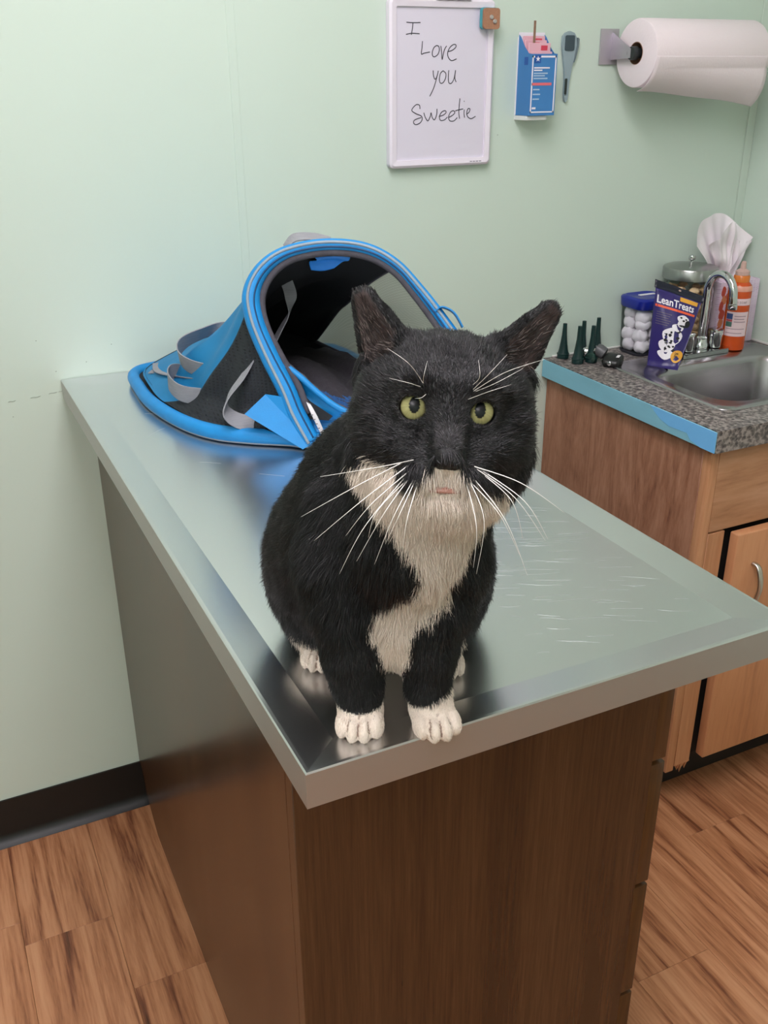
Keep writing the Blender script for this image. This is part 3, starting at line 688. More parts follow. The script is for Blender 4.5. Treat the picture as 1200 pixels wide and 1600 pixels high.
# ---- nose leather and lip laid on the face surface
_q = (CV-HC) @ HR; _fm = _q[:, 1] < -.03; _fq = _q[_fm]
def face_patch(name, fn, m, lift, nu=22, nv=14):
    V = []; F = []
    for side in (1, 0):
        for j in range(nv):
            for i in range(nu):
                u, v = 2*i/(nu-1)-1, 2*j/(nv-1)-1; X_, Z_ = fn(u, v); d = np.hypot(_fq[:, 0]-X_, _fq[:, 2]-Z_); k = np.argsort(d)[:6]; y_ = np.mean(_fq[k, 1]); e = max(0, 1-max(abs(u), abs(v))**3)
                V.append(HC+HR @ np.array([X_, y_-(lift*e if side else -.0012), Z_]))
    o2 = nu*nv
    for j in range(nv-1):
        for i in range(nu-1): a = j*nu+i; F += [[a, a+1, a+nu+1, a+nu], [o2+a, o2+a+nu, o2+a+nu+1, o2+a+1]]
    for j in range(nv-1):
        for i in (0, nu-1): a = j*nu+i; F.append([a, a+nu, o2+a+nu, o2+a])
    for i in range(nu-1):
        for j in (0, nv-1): a = j*nu+i; F.append([a, a+1, o2+a+1, o2+a])
    return obj(name, cw(V), F, m, cat)
noz = mat('nose_leather', '070607', .7, bump=.5, bscale=900)
face_patch('nose', lambda u, v: ((.0098*(1-.42*max(0, -v)**1.3)-.0012*max(0, v))*u, -.0225+.0078*v-.0016*abs(u)*max(0, v)), noz, .0028)
for s_ in (-1, 1): face_patch('nostril', lambda u, v: (s_*(.0058+.0022*u), -.0252+.0011*v+.0012*u), mat('nostril_black', '050405', .6), .0036, 7, 5)
lipm = mat('lip_pink', 'a8786a', .5)
face_patch('lip', lambda u, v: (.0125*u, -.0445+.0027*v*(1-.7*u*u)-.0012*u*u), lipm, .0044, 22, 7)
# ---- whiskers and brow hairs
WHISK = [[(0.0111, -0.05, 0.2457), (-0.0112, -0.065, 0.2504), (-0.0475, -0.06, 0.2422)], [(0.0017, -0.05, 0.2414), (-0.0233, -0.065, 0.2385), (-0.0607, -0.06, 0.2144)], [(0.0058, -0.05, 0.2401), (-0.0215, -0.065, 0.2276), (-0.0531, -0.06, 0.1971)], [(0.0091, -0.05, 0.2387), (-0.0154, -0.065, 0.2253), (-0.0323, -0.06, 0.2007)], [(0.007, -0.05, 0.2343), (-0.0197, -0.065, 0.2098), (-0.0371, -0.06, 0.1727)], [(0.0091, -0.05, 0.2334), (-0.0074, -0.065, 0.2187), (-0.0256, -0.06, 0.1821)], [(0.0124, -0.05, 0.2334), (-0.0013, -0.065, 0.2164), (-0.0139, -0.06, 0.1797)], [(0.014, -0.05, 0.2334), (0.0027, -0.065, 0.2186), (-0.0067, -0.06, 0.1946)], [(0.0083, -0.05, 0.2321), (-0.0114, -0.065, 0.2209), (-0.0178, -0.06, 0.1992)], [(0.0153, -0.05, 0.2316), (0.0072, -0.065, 0.2141), (0.0037, -0.06, 0.1805)], [(0.0519, -0.05, 0.2412), (0.0786, -0.065, 0.2393), (0.1079, -0.06, 0.2167)], [(0.054, -0.05, 0.2398), (0.0752, -0.065, 0.2293), (0.0974, -0.06, 0.1964)], [(0.0569, -0.05, 0.2385), (0.0813, -0.065, 0.227), (0.0989, -0.06, 0.1977)], [(0.05, -0.05, 0.2363), (0.0699, -0.065, 0.2138), (0.0872, -0.06, 0.1707)], [(0.0481, -0.05, 0.2341), (0.0564, -0.065, 0.2139), (0.0534, -0.06, 0.1723)], [(0.0582, -0.05, 0.2363), (0.0733, -0.065, 0.2271), (0.0828, -0.06, 0.1978)], [(0.0453, -0.05, 0.2319), (0.0517, -0.065, 0.2094), (0.0512, -0.06, 0.177)], [(0.0481, -0.05, 0.2319), (0.0656, -0.065, 0.2183), (0.0823, -0.06, 0.1839)]]
BROW = [[(0.0187, -0.038, 0.2914), (0.0086, -0.05, 0.312), (-0.0049, -0.045, 0.3207)], [(0.0171, -0.038, 0.2889), (0.0087, -0.05, 0.3), (-0.0038, -0.045, 0.3018)], [(0.0191, -0.038, 0.2914), (0.0173, -0.05, 0.3039), (0.0197, -0.045, 0.3126)], [(0.0196, -0.038, 0.2839), (0.0159, -0.05, 0.2905), (0.0121, -0.045, 0.2886)], [(0.0502, -0.038, 0.2866), (0.0575, -0.05, 0.3058), (0.0685, -0.045, 0.3163)], [(0.0502, -0.038, 0.2858), (0.0672, -0.05, 0.3065), (0.0921, -0.045, 0.3134)], [(0.0526, -0.038, 0.2849), (0.0616, -0.05, 0.2997), (0.0787, -0.045, 0.3075)], [(0.0487, -0.038, 0.2808), (0.0579, -0.05, 0.2944), (0.0722, -0.045, 0.2973)], [(0.0508, -0.038, 0.2908), (0.0517, -0.05, 0.3038), (0.051, -0.045, 0.3132)]]
wm_ = mat('whisker_white', 'f2eee8', .35, Specular_IOR_Level=.6)
def hair(name, P, r0):
    P = [np.array(p, float) for p in P]
    # root the hair in the skin
    i = np.argmin(np.linalg.norm((CV-P[0])*[1, .35, 1], axis=1)); root = CV[i]-CN[i]*.001
    Q = spline([root, P[1], P[2]], 9); tube(name, cw(Q), np.linspace(r0, r0*.22, len(Q)), wm_, cat, 6)
for p in WHISK: hair('whisker', p, .00040)
for p in BROW: hair('brow_whisker', p, .00024)
# ================= SOFT PET CARRIER =================
blue = mat('blue_nylon', '0f86cb', .5, noise=(55, .05), bump=.25, bscale=900)
blued = mat('blue_nylon_shell', '0d76aa', .6, noise=(30, .06), bump=.25, bscale=900)
blk = mat('black_lining', '14181d', .8, noise=(40, .12), bump=.3, bscale=700)
grs = mat('grey_webbing', '8d8e93', .6, noise=((60, 60, 1500), .12), bump=.3, bscale=1200)
gpi = mat('grey_piping', '8c9aa6', .45)
flc = mat('charcoal_fleece', '37343a', .95, noise=(160, .18), bump=.9, bscale=500)
trm = mat('dark_edge_binding', '4a4850', .85, noise=(90, .15), bump=.6, bscale=600)
def net(name, color, alpha, freq=2600, rough=.7):
    M = mat(name, color, rough); nt = M.node_tree; N = nt.nodes.new; Lk = nt.links.new; b = nt.nodes['Principled BSDF']
    tc = N('ShaderNodeTexCoord'); sep = N('ShaderNodeSeparateXYZ'); Lk(tc.outputs['Object'], sep.inputs[0]); v = []
    for i, j in ((0, 1), (2, 1)):
        m1 = N('ShaderNodeMath'); m1.operation = 'MULTIPLY'; m1.inputs[1].default_value = freq*(1 if i == 0 else 1.0); Lk(sep.outputs[i], m1.inputs[0])
        s_ = N('ShaderNodeMath'); s_.operation = 'SINE'; Lk(m1.outputs[0], s_.inputs[0]); v.append(s_)
    mxm = N('ShaderNodeMath'); mxm.operation = 'MAXIMUM'; Lk(v[0].outputs[0], mxm.inputs[0]); Lk(v[1].outputs[0], mxm.inputs[1])
    r = N('ShaderNodeMapRange'); r.inputs[1].default_value = -.2; r.inputs[2].default_value = .6; r.inputs[3].default_value = alpha[0]; r.inputs[4].default_value = alpha[1]; Lk(mxm.outputs[0], r.inputs[0]); Lk(r.outputs[0], b.inputs['Alpha']); return M
netw = net('window_netting', 'c2c6b6', (.50, .60), 2900); netb = net('black_netting', '1b2026', (.85, 1.0), 1500); netblue = net('blue_netting', '1d4f86', (.9, 1), 1700)
FZ = TH-dep+.0006
A0 = np.array([.235, -.475, FZ]); cU = np.array([.9, -.436, 0]); cV = np.array([.1347, .278, .951]); cN = np.cross(cV, cU)  # cN: into the bag
AP = lambda u, v, w_=0: A0+cU*u+cV*v+cN*w_
if cN[1] < 0: cN = -cN
bag = thing('pet_carrier', (.30, -.28, FZ), 'open blue soft pet carrier with grey straps, slumped behind the cat', 'pet carrier')
arch = [(.026, .012), (.006, .05), (-.008, .085), (-.030, .130), (-.048, .175), (-.052, .212), (-.036, .244), (-.004, .266), (.048, .276), (.102, .271), (.143, .250), (.176, .215), (.208, .174), (.234, .135), (.250, .09), (.256, .045), (.250, .012)]
AR = spline([AP(u, v) for u, v in arch], 8); nA = len(AR)
FR_ = np.interp(np.linspace(0, 1, nA), [0, .30, .45, .65, .8, 1], [.0130, .0128, .0085, .0072, .0085, .012])
tube('front_frame', AR, FR_, blue, bag, 14, flat=(1.0, 1.0), up=cN)
ctr_ = AP(.10, .11)
def offs(P, o, w_):
    o = (np.ones(len(P))*o*FR_/.0125)[:, None]; w_ = (w_*FR_/.0125)[:, None]
    d = P-ctr_; d -= cN*(d @ cN)[:, None]; d /= np.linalg.norm(d, axis=1)[:, None]
    return P+d*o-cN*w_
tube('piping', offs(AR, .0035, .0118), .0022, gpi, bag, 6)
tube('piping', offs(AR, -.0060, .0105), .0014, mat('dark_zip', '0c3f6c', .5), bag, 6)
tube('inner_binding', offs(AR, -.0165, -.002)[6:], .0050, trm, bag, 8)
# outer shell: from the frame down to the base outline
RK = [(0, (.228, -.452, .924)), (.1, (.185, -.425, .924)), (.2, (.140, -.355, .927)), (.32, (.112, -.22, .930)), (.42, (.118, -.075, .935)), (.5, (.20, -.030, .952)), (.6, (.31, -.024, .975)), (.70, (.42, -.030, .950)), (.76, (.455, -.040, .928)), (.84, (.476, -.085, .922)), (.92, (.480, -.28, .922)), (1, (.478, -.56, .922))]
rs = np.array([a for a, _ in RK]); rp = np.array([b for _, b in RK])
ss = np.linspace(0, 1, 81); AS = np.linspace(0, 1, nA)
Fc = np.stack([np.interp(ss, AS, AR[:, i]) for i in range(3)], 1); Rc = np.stack([np.interp(ss, rs, rp[:, i]) for i in range(3)], 1)
for _ in range(3): Rc[1:-1] = (Rc[:-2]+2*Rc[1:-1]+Rc[2:])/4
def shell(s, t, off=0):
    s = np.asarray(s); f = np.stack([np.interp(s, ss, Fc[:, i]) for i in range(3)], -1); r_ = np.stack([np.interp(s, ss, Rc[:, i]) for i in range(3)], -1)
    t = np.asarray(t)[..., None]; P = f*(1-t)+r_*t
    sag = np.interp(s, [0, .15, .3, .45, .6, .8, 1], [.004, -.022, -.045, -.030, .018, .020, .01])[..., None]
    P = P+np.array([0, 0, 1.])*sag*np.sin(np.pi*t)
    fold = .0045*np.sin(s*58+t[..., 0]*7)*np.sin(np.pi*t[..., 0])+.003*np.sin(s*23-t[..., 0]*13)*np.sin(np.pi*t[..., 0])
    d = P-np.array([.33, -.25, .93]); d /= np.linalg.norm(d, axis=-1)[..., None]; return P+d*(fold[..., None]+off)
def panel(name, s0, s1, t0, t1, m, off=0, th=.0012, ns=40, nt=24):
    s0, s1 = (a if isinstance(a, tuple) else (a, a) for a in (s0, s1)); U_, T_ = np.meshgrid(np.linspace(0, 1, ns), np.linspace(t0, t1, nt), indexing='ij'); S_ = (s0[0]*(1-T_)+s0[1]*T_)*(1-U_)+(s1[0]*(1-T_)+s1[1]*T_)*U_; P = np.concatenate([shell(S_, T_, off).reshape(-1, 3), shell(S_, T_, off-th).reshape(-1, 3)]); n0 = ns*nt; F = []
    for i in range(ns-1):
        for j in range(nt-1): a = i*nt+j; F += [[a, a+1, a+nt+1, a+nt], [n0+a, n0+a+nt, n0+a+nt+1, n0+a+1]]
    for i in range(ns-1):
        for j in (0, nt-1): a = i*nt+j; F.append([a, a+nt, n0+a+nt, n0+a])
    for j in range(nt-1):
        for i in (0, ns-1): a = i*nt+j; F.append([a, a+1, n0+a+1, n0+a])
    P[:, 1] = np.minimum(P[:, 1], -.003); P[:, 2] = np.maximum(P[:, 2], FZ+.002)
    return obj(name, P, F, m, bag)
panel('netting_panel', .0, .30, 0, 1, netb, .0)
panel('side_panel', .30, .47, 0, 1, blued, .0)
panel('top_panel', .47, (.625, .74), 0, 1, blued, .0)
panel('lining', .0, .30, .0, 1, blk, -.006)
panel('lining', .30, (.627, .742), .0, 1, blk, -.004)
panel('window_netting', (.627, .742), .985, 0, 1, netw, 0, .0006)
panel('window_binding', (.621, .736), (.631, .746), 0, 1, trm, .001, .004, 3); panel('window_binding', .742, .99, .955, 1, trm, .001, .004, 30, 3)
V = []; F = []
_s = np.linspace(.36, .80, 30)
for k, a in enumerate(_s):
    p0 = shell(a, 1.0, -.003); V += [p0+np.array([0, -.001, .003]), np.array([p0[0], p0[1]-.010, FZ+.013]), p0+np.array([0, -.0025, .003]), np.array([p0[0], p0[1]-.0115, FZ+.013])]
for k in range(29): F += [[4*k, 4*k+1, 4*k+5, 4*k+4], [4*k+2, 4*k+6, 4*k+7, 4*k+3], [4*k, 4*k+4, 4*k+6, 4*k+2]]
obj('back_lining', V, F, blk, bag)
# base: padded board with blue rim and piping
base_o = [(.115, -.050), (.104, -.13), (.104, -.22), (.122, -.32), (.150, -.385), (.190, -.425), (.236, -.458), (.262, -.480), (.36, -.525), (.462, -.578), (.480, -.55), (.482, -.30), (.480, -.09), (.44, -.035), (.30, -.022), (.17, -.024)]
BO = spline([(x, y, 0) for x, y in base_o], 5, True)
V = [(x, y, FZ+.002) for x, y, _ in BO]+[(x, y, FZ+.014) for x, y, _ in BO]; n = len(BO)
F = [list(range(n))[::-1], [n+i for i in range(n)]]+[[i, (i+1) % n, n+(i+1) % n, n+i] for i in range(n)]
obj('base_board', V, F, blk, bag, False)
tube('base_rim', BO+np.array([0, 0, FZ+.0120]), .0105, blue, bag, 10, True, flat=(.95, 1.05), up=(0, 0, 1))
tube('piping', BO+np.array([0, 0, FZ+.0030])+np.c_[(BO-BO.mean(0))[:, :2]*.024, np.zeros(n)], .0022, gpi, bag, 6, True)
# floor netting showing on the left wing, blue strip along the far edge
# lower front: lip of the opening, blue panel, black gusset gap
lip = spline([AP(u, v) for u, v in ((-.012, .118), (.012, .100), (.036, .078), (.063, .058), (.095, .045), (.133, .038), (.19, .046), (.245, .070))], 7)
bot = spline([AP(u, v) for u, v in ((-.012, .105), (.0, .07), (.012, .038), (.028, .014), (.08, .010), (.133, .010), (.19, .010), (.245, .012))], 7)
V = []; F = []
for j in range(9):
    t = j/8
    for i in range(len(lip)): V.append(lip[i]*(1-t)+bot[i]*t+cN*(.010*math.sin(math.pi*t)+.004+.0025*math.sin(i*.5+j)))
n = len(lip)
for j in range(8):
    for i in range(n-1): F.append([j*n+i, j*n+i+1, (j+1)*n+i+1, (j+1)*n+i])
obj('front_panel', V, F, blue, bag)
tube('opening_lip', lip+cN*.002, .0045, blue, bag, 8)
gp = [AP(u, v, -.001+.008*0) for u, v in ((.002, .088), (.026, .066), (.056, .046), (.05, .040), (.026, .042), (.014, .055))]
P = np.array(gp)-cN*.0; V = list(P+cN*.008)+list(P+cN*.004); k = len(gp); obj('zip_gap', V, [list(range(k))[::-1], [k+i for i in range(k)]]+[[i, (i+1) % k, k+(i+1) % k, k+i] for i in range(k)], blk, bag, False)
# blue gusset flap outside the left foot of the frame
P = np.array([(.181, -.440, .960), (.212, -.441, .984), (.236, -.462, .982), (.258, -.494, FZ+.012), (.244, -.492, FZ+.005)])
V = list(P)+list(P+np.array([.002, .004, -.001])); k = 5; obj('gusset_flap', V, [list(range(k))[::-1], [k+i for i in range(k)]]+[[i, (i+1) % k, k+(i+1) % k, k+i] for i in range(k)], blue, bag, False)
# fleece liner and blue net pocket inside
back = spline([(.20, -.40, .935), (.20, -.25, .936), (.24, -.12, .938), (.33, -.07, .938), (.42, -.07, .936), (.465, -.12, .936), (.472, -.3, .936), (.474, -.50, .936)], 7)
def liner(name, s0, s1, t0, t1, m, up_=0):
    ns, nt = 46, 26; V = []; F = []
    for i in range(ns):
        s = (s0+(s1-s0)*i/(ns-1))*(len(lip)-1); i0 = min(int(s), len(lip)-2); f = s-i0; L_ = lip[i0]*(1-f)+lip[i0+1]*f; s2 = s/(len(lip)-1)*(len(back)-1); j0 = min(int(s2), len(back)-2); f = s2-j0; B_ = back[j0]*(1-f)+back[j0+1]*f
        for j in range(nt):
            t = t0+(t1-t0)*j/(nt-1); P = L_*(1-t)+B_*t+cN*.004; P[2] += .022*math.sin(math.pi*t)**2*(1+.4*math.sin(i*.55+t*5))-.012*t*(1-t)+.0025*math.sin(i*1.7+j*1.1)+up_-.002*(t < .02); V.append(P)
    for i in range(ns-1):
        for j in range(nt-1): a = i*nt+j; F.append([a, a+nt, a+nt+1, a+1])
    return obj(name, V, F, m, bag)
liner('fleece_liner', .0, 1, .0, 1, flc); liner('netting_pocket', .42, .9, .03, .17, netblue, .0016)
tube('liner_binding', lip[2:-3]+cN*.007+np.array([0, 0, .003]), [.0032+.0007*math.sin(i*1.3) for i in range(len(lip)-5)], trm, bag, 8)
# flaps, tags, straps
def patchg(name, rows, m, th=.0012, parent=bag, n=6):
    """smooth patch through rows of points"""
    R2 = np.array([spline(r_, n) for r_ in rows]); R3 = np.array([spline(R2[:, i], n) for i in range(R2.shape[1])]); a, b = R3.shape[:2]; N_ = np.cross(R3[-1, 0]-R3[0, 0], R3[0, -1]-R3[0, 0]); N_ /= np.linalg.norm(N_)
    V = list(R3.reshape(-1, 3))+list((R3+N_*th).reshape(-1, 3)); o = a*b; F = []
    for i in range(a-1):
        for j in range(b-1): k = i*b+j; F += [[k, k+b, k+b+1, k+1], [o+k, o+k+1, o+k+b+1, o+k+b]]
    for i in range(a-1):
        for j in (0, b-1): k = i*b+j; F.append([k, k+b, o+k+b, o+k])
    for j in range(b-1):
        for i in (0, a-1): k = i*b+j; F.append([k, k+1, o+k+1, o+k])
    return obj(name, V, F, m, parent)
patchg('inner_tab', [[(.300, -.398, 1.163), (.325, -.404, 1.169), (.354, -.416, 1.166)], [(.310, -.402, 1.150), (.332, -.408, 1.153), (.352, -.418, 1.150)], [(.303, -.392, 1.147), (.328, -.398, 1.148), (.346, -.408, 1.146)], [(.308, -.384, 1.134), (.324, -.388, 1.132), (.338, -.396, 1.136)]], mat('bright_blue_tab', '2a8cf0', .5))
ctg = patchg('care_tag', [[AP(.020, .066, -.004), AP(.026, .063, -.006)], [AP(.028, .048, -.010), AP(.036, .046, -.012)], [AP(.040, .022, -.007), AP(.045, .024, -.009)]], mat('white_label_cloth', 'dcd8da', .6), .0005)
for k in range(4): box('care_print', tuple(AP(.029+.003*k, .048-.006*k, -.0155)-np.array([.0016, .0004, .0006])), tuple(AP(.029+.003*k, .048-.006*k, -.0155)+np.array([.0016, .0004, .0006])), mat('label_print_grey', '77777a', .7), ctg, 0)
ribbon('handle_strap', [(.255, -.335, 1.030), (.232, -.20, 1.020), (.188, -.20, 1.014), (.156, -.215, 1.004), (.148, -.245, .992), (.166, -.27, .982), (.200, -.30, .984), (.232, -.34, 1.010)], [(.1, -.2, 1), (.25, -.35, .8), (.2, -.4, .8), (-.1, -.3, .95), (-.2, -.25, .95), (.0, -.4, .8), (.1, -.5, .7), (.1, -.2, 1)], .026, .0016, grs, bag)
ribbon('side_strap', [(.215, -.30, .953), (.175, -.22, .958), (.142, -.215, .966), (.126, -.245, .962), (.132, -.285, .954), (.160, -.305, .950), (.195, -.30, .948)], [(0, -.1, 1)]*7, .026, .0016, grs, bag)
ribbon('flat_strap', [(.235, -.40, 1.012), (.205, -.36, .990), (.180, -.30, .975), (.155, -.23, .962), (.140, -.15, .950), (.150, -.09, .948)], [(.3, -.7, .4), (.3, -.7, .4), (.6, -.5, .3), (.8, -.4, .1), (1, -.2, .0), (1, 0, 0)], .024, .0014, grs, bag)
ribbon('long_strap', [(.228, -.40, 1.062), (.218, -.395, 1.034), (.196, -.405, 1.006), (.170, -.41, .980), (.163, -.412, .960), (.176, -.415, .945), (.200, -.42, .936)], [(.2, .9, .1), (.2, .9, .1), (.3, .9, .2), (.4, .85, .2), (.5, .7, .4), (.3, .4, .8), (.3, .4, .8)], .022, .0016, grs, bag)
ribbon('inner_strap', [(.284, -.33, 1.130), (.292, -.325, 1.112), (.300, -.32, 1.088), (.296, -.325, 1.066), (.280, -.33, 1.045), (.262, -.34, 1.025)], [(1, -.3, .1), (1, -.3, .1), (.9, -.1, .1), (.5, .8, .2), (.3, .9, .3), (.2, .95, .3)], .018, .0014, grs, bag)
ribbon('top_strap', [(.275, -.372, 1.164), (.288, -.376, 1.178), (.312, -.388, 1.1795), (.334, -.40, 1.174)], [(.2, .9, .3)]*4, .022, .0016, grs, bag)
ribbon('frame_loop', [AP(.196, .186, .0), AP(.206, .192, -.004), AP(.222, .184, -.004), AP(.234, .165, .0)], [cN]*4, .020, .0016, blue, bag)
ribbon('edge_strap', [(.130, -.13, .9435), (.152, -.10, .9440), (.185, -.075, .9450)], [(1, -.6, .05)]*3, .020, .0012, grs, bag)
# ================= ON THE BACK WALL =================
white_p = mat('white_plastic', 'ebe3ee', .35); board_m = mat('whiteboard_face', 'ded8e6', .18)
wbx0, wbx1, wbz0, wbz1 = .612, .820, 1.226, 1.498
board = thing('whiteboard', ((wbx0+wbx1)/2, -.006, wbz0), 'white framed dry erase board with a handwritten message on the green wall', 'whiteboard')
MW = Matrix(((1, 0, 0, 0), (0, 0, -1, 0), (0, 1, 0, 0), (0, 0, 0, 1)))   # plane x,z; +z of the plate points to the room
outer = rrect(wbx1-wbx0, wbz1-wbz0, .009, 5, (wbx0+wbx1)/2, (wbz0+wbz1)/2); inner = rrect(wbx1-wbx0-.026, wbz1-wbz0-.026, .003, 5, (wbx0+wbx1)/2, (wbz0+wbz1)/2)
V = []; F = []; n = len(outer); mid = rrect(wbx1-wbx0-.008, wbz1-wbz0-.008, .006, 5, (wbx0+wbx1)/2, (wbz0+wbz1)/2)
for pts, y in ((outer, -.001), (outer, -.013), (mid, -.016), (inner, -.0145), (inner, -.010)): V += [(x, y, z) for x, z in pts]
for j in range(4):
    for i in range(n): F.append([j*n+i, j*n+(i+1) % n, (j+1)*n+(i+1) % n, (j+1)*n+i])
F.append(list(range(n)))
obj('frame', V, F, white_p, board).data.set_sharp_from_angle(angle=math.radians(40))
plate('writing_surface', inner, T(0, -.009, 0) @ MW, .002, board_m, board)
ink = mat('dark_marker_ink', '3c3a44', .6)
STROKES = [[(0.6456, 1.4607), (0.6591, 1.4601), (0.6726, 1.4606)], [(0.658, 1.4601), (0.6571, 1.4518), (0.6551, 1.4415)], [(0.6447, 1.4421), (0.6561, 1.4439), (0.6711, 1.4433)], [(0.6768, 1.432), (0.676, 1.422), (0.6749, 1.4118), (0.6806, 1.4132), (0.6919, 1.4149)], [(0.7049, 1.4255), (0.6996, 1.4221), (0.6965, 1.4153), (0.6971, 1.4093), (0.701, 1.4075), (0.7073, 1.411), (0.7104, 1.4179), (0.7092, 1.4238), (0.7049, 1.4255)], [(0.7131, 1.4247), (0.7148, 1.4153), (0.7164, 1.403), (0.7185, 1.4119), (0.7211, 1.4196), (0.7247, 1.4247)], [(0.7267, 1.4157), (0.7353, 1.4174), (0.7428, 1.4222), (0.7433, 1.4265), (0.7383, 1.427), (0.7312, 1.4222), (0.7271, 1.4136), (0.7291, 1.4059), (0.7357, 1.4013), (0.7455, 1.4042)], [(0.6986, 1.3859), (0.6994, 1.3776), (0.7028, 1.3715), (0.707, 1.3775), (0.709, 1.3853)], [(0.709, 1.3853), (0.7049, 1.3706), (0.6998, 1.3567), (0.6924, 1.344)], [(0.7187, 1.3853), (0.7134, 1.381), (0.7114, 1.3714), (0.7137, 1.3653), (0.7192, 1.3661), (0.7238, 1.3731), (0.7243, 1.3809), (0.7187, 1.3853)], [(0.73, 1.3861), (0.7294, 1.3756), (0.7306, 1.366), (0.7357, 1.3647), (0.741, 1.3721), (0.7439, 1.386)], [(0.7439, 1.386), (0.7427, 1.3738), (0.7455, 1.3668)], [(0.6732, 1.3237), (0.6721, 1.3299), (0.6656, 1.3309), (0.6582, 1.3249), (0.6576, 1.3205), (0.6658, 1.3159), (0.6756, 1.3122), (0.6778, 1.3068), (0.6735, 1.3007), (0.6649, 1.2982), (0.6605, 1.3019), (0.6637, 1.3062), (0.6756, 1.3095)], [(0.6809, 1.3174), (0.6843, 1.3093), (0.6894, 1.3038), (0.6941, 1.3109), (0.6957, 1.3171), (0.6981, 1.309), (0.703, 1.3053), (0.7072, 1.3142), (0.7077, 1.3234)], [(0.7117, 1.3105), (0.7216, 1.313), (0.7265, 1.3174), (0.7236, 1.3201), (0.717, 1.3175), (0.7128, 1.3105), (0.7151, 1.3041), (0.7229, 1.3045), (0.7294, 1.3092)], [(0.7312, 1.3083), (0.7394, 1.3117), (0.7444, 1.3161), (0.7414, 1.3197), (0.7354, 1.3172), (0.7316, 1.3092), (0.7345, 1.3028), (0.743, 1.3026), (0.7496, 1.3079)], [(0.7542, 1.3398), (0.753, 1.3258), (0.7527, 1.315), (0.7546, 1.3059)], [(0.7452, 1.3191), (0.7525, 1.3208), (0.7615, 1.3221)], [(0.7638, 1.3211), (0.7635, 1.3148), (0.7649, 1.3075)], [(0.7626, 1.335), (0.7637, 1.3346)], [(0.7686, 1.3129), (0.7741, 1.3164), (0.7757, 1.3218), (0.7716, 1.3222), (0.7692, 1.3147), (0.7721, 1.3083), (0.779, 1.3054), (0.788, 1.3092)]]
parts = []
for s_ in STROKES: Q = spline([(x, -.0112, z) for x, z in s_], 5); parts.append(tube_vf(Q, .00088, 5, flat=(1, .25), up=(0, 1, 0)))
V, F = merge(parts); obj('handwriting', V, F, ink, board, False)
for k_ in range(4): box('frame_print', (.776+.0065*k_, -.0158, wbz0+.0045), (.781+.0065*k_, -.0150, wbz0+.0072), mat('grey_print', '9a94a0', .6), board, 0)
box('top_clip', (.700, -.020, wbz1-.002), (.768, -.003, wbz1+.006), mat('pale_grey_plastic', 'b5aeb8', .4), board, .0015)
# eraser-like square magnet
mg = thing('magnet', (.805, -.02, 1.452), 'small square tan magnet with a teal edge, on the whiteboard corner', 'magnet')
MP = lambda y: T(0, y, 0) @ MW
plate('teal_layer', rrect(.033, .034, .005, 5, .8035, 1.4685), MP(-.0165), .006, mat('teal_foam', '4fa3ad', .7), mg, smooth=False)
plate('tan_layer', rrect(.032, .033, .005, 5, .8050, 1.4680), MP(-.0230), .006, mat('tan_felt', 'a87a5f', .85, noise=(300, .08)), mg)
for x, z in ((.8035, 1.4700), (.8105, 1.4635)): lathe('silver_dot', [(.0038, 0), (.0040, .0008), (.003, .0022), (.0012, .0026)], mat('silver_disc', 'c3bcb8', .4, .6), mg, T(x, -.0291, z) @ Matrix.Rotation(math.radians(90), 4, 'X'), 16)
# blue carton in an open clear wall pocket
hx0, hx1, hd = .880, .936, .046
holder = thing('carton_bracket', (.908, -.02, 1.308), 'small white wall bracket under the blue carton', 'holder')
clr = mat('clear_plastic', 'e8eee8', .12, Transmission_Weight=.9, IOR=1.3)
box('wall_tab', (hx0-.002, -.0011, 1.300), (hx1+.001, -.0004, 1.44), mat('pocket_white_edge', 'e6e8e6', .3), holder, 0)
box('pocket_bottom', (hx0-.0020, -hd+.006, 1.3010), (hx1-.012, -.0015, 1.3085), mat('pocket_white_edge', 'e6e8e6', .3), holder, .0005, 1)
cbl = mat('carton_blue', '3f7fbe', .5); cwh = mat('carton_white', 'eee9f2', .5); crd = mat('carton_red', 'd8435a', .5); clb = mat('carton_light_print', 'a9c4e0', .5); cnv = mat('carton_navy', '2456a4', .5)
ctn = thing('bandage_carton', (.908, -.024, 1.310), 'open blue and white medical carton of pink packets on the green wall', 'carton')
z0, z1, z2 = 1.310, 1.412, 1.444
box('front_flap', (hx0, -hd, z0), (hx1, -hd+.001, z1), cbl, ctn, 0); box('back_panel', (hx0, -.0022, z0), (hx1, -.0012, z2+.004), cwh, ctn, 0); box('bottom_panel', (hx0, -hd, z0-.0009), (hx1, -.0012, z0), cbl, ctn, 0)
for x in (hx0, hx1-.001):
    poly = [(-hd+.001, z0), (-.0023, z0), (-.0023, z2), (-.008, z2-.004), (-.022, z1+.012), (-.036, z1+.001), (-hd+.001, z1)]
    V = [(x, y, z) for y, z in poly]+[(x+.001, y, z) for y, z in poly]; k = len(poly)
    obj('side_flap', V, [list(range(k))[::-1], [k+i for i in range(k)]]+[[i, (i+1) % k, k+(i+1) % k, k+i] for i in range(k)], cbl, ctn, False)
def flat(name, x0, x1, za, zb, m, y=-hd-.0004, par=None): return box(name, (x0, y, za), (x1, y+.0003, zb), m, par or ctn, 0)
fl0 = [o for o in ctn.children if o.name.startswith('front_flap')][0]
def flatp(x0, x1, za, zb, m, nm='carton_print'): return flat(nm, x0, x1, za, zb, m, -hd-.0005, fl0)
w0 = .0022
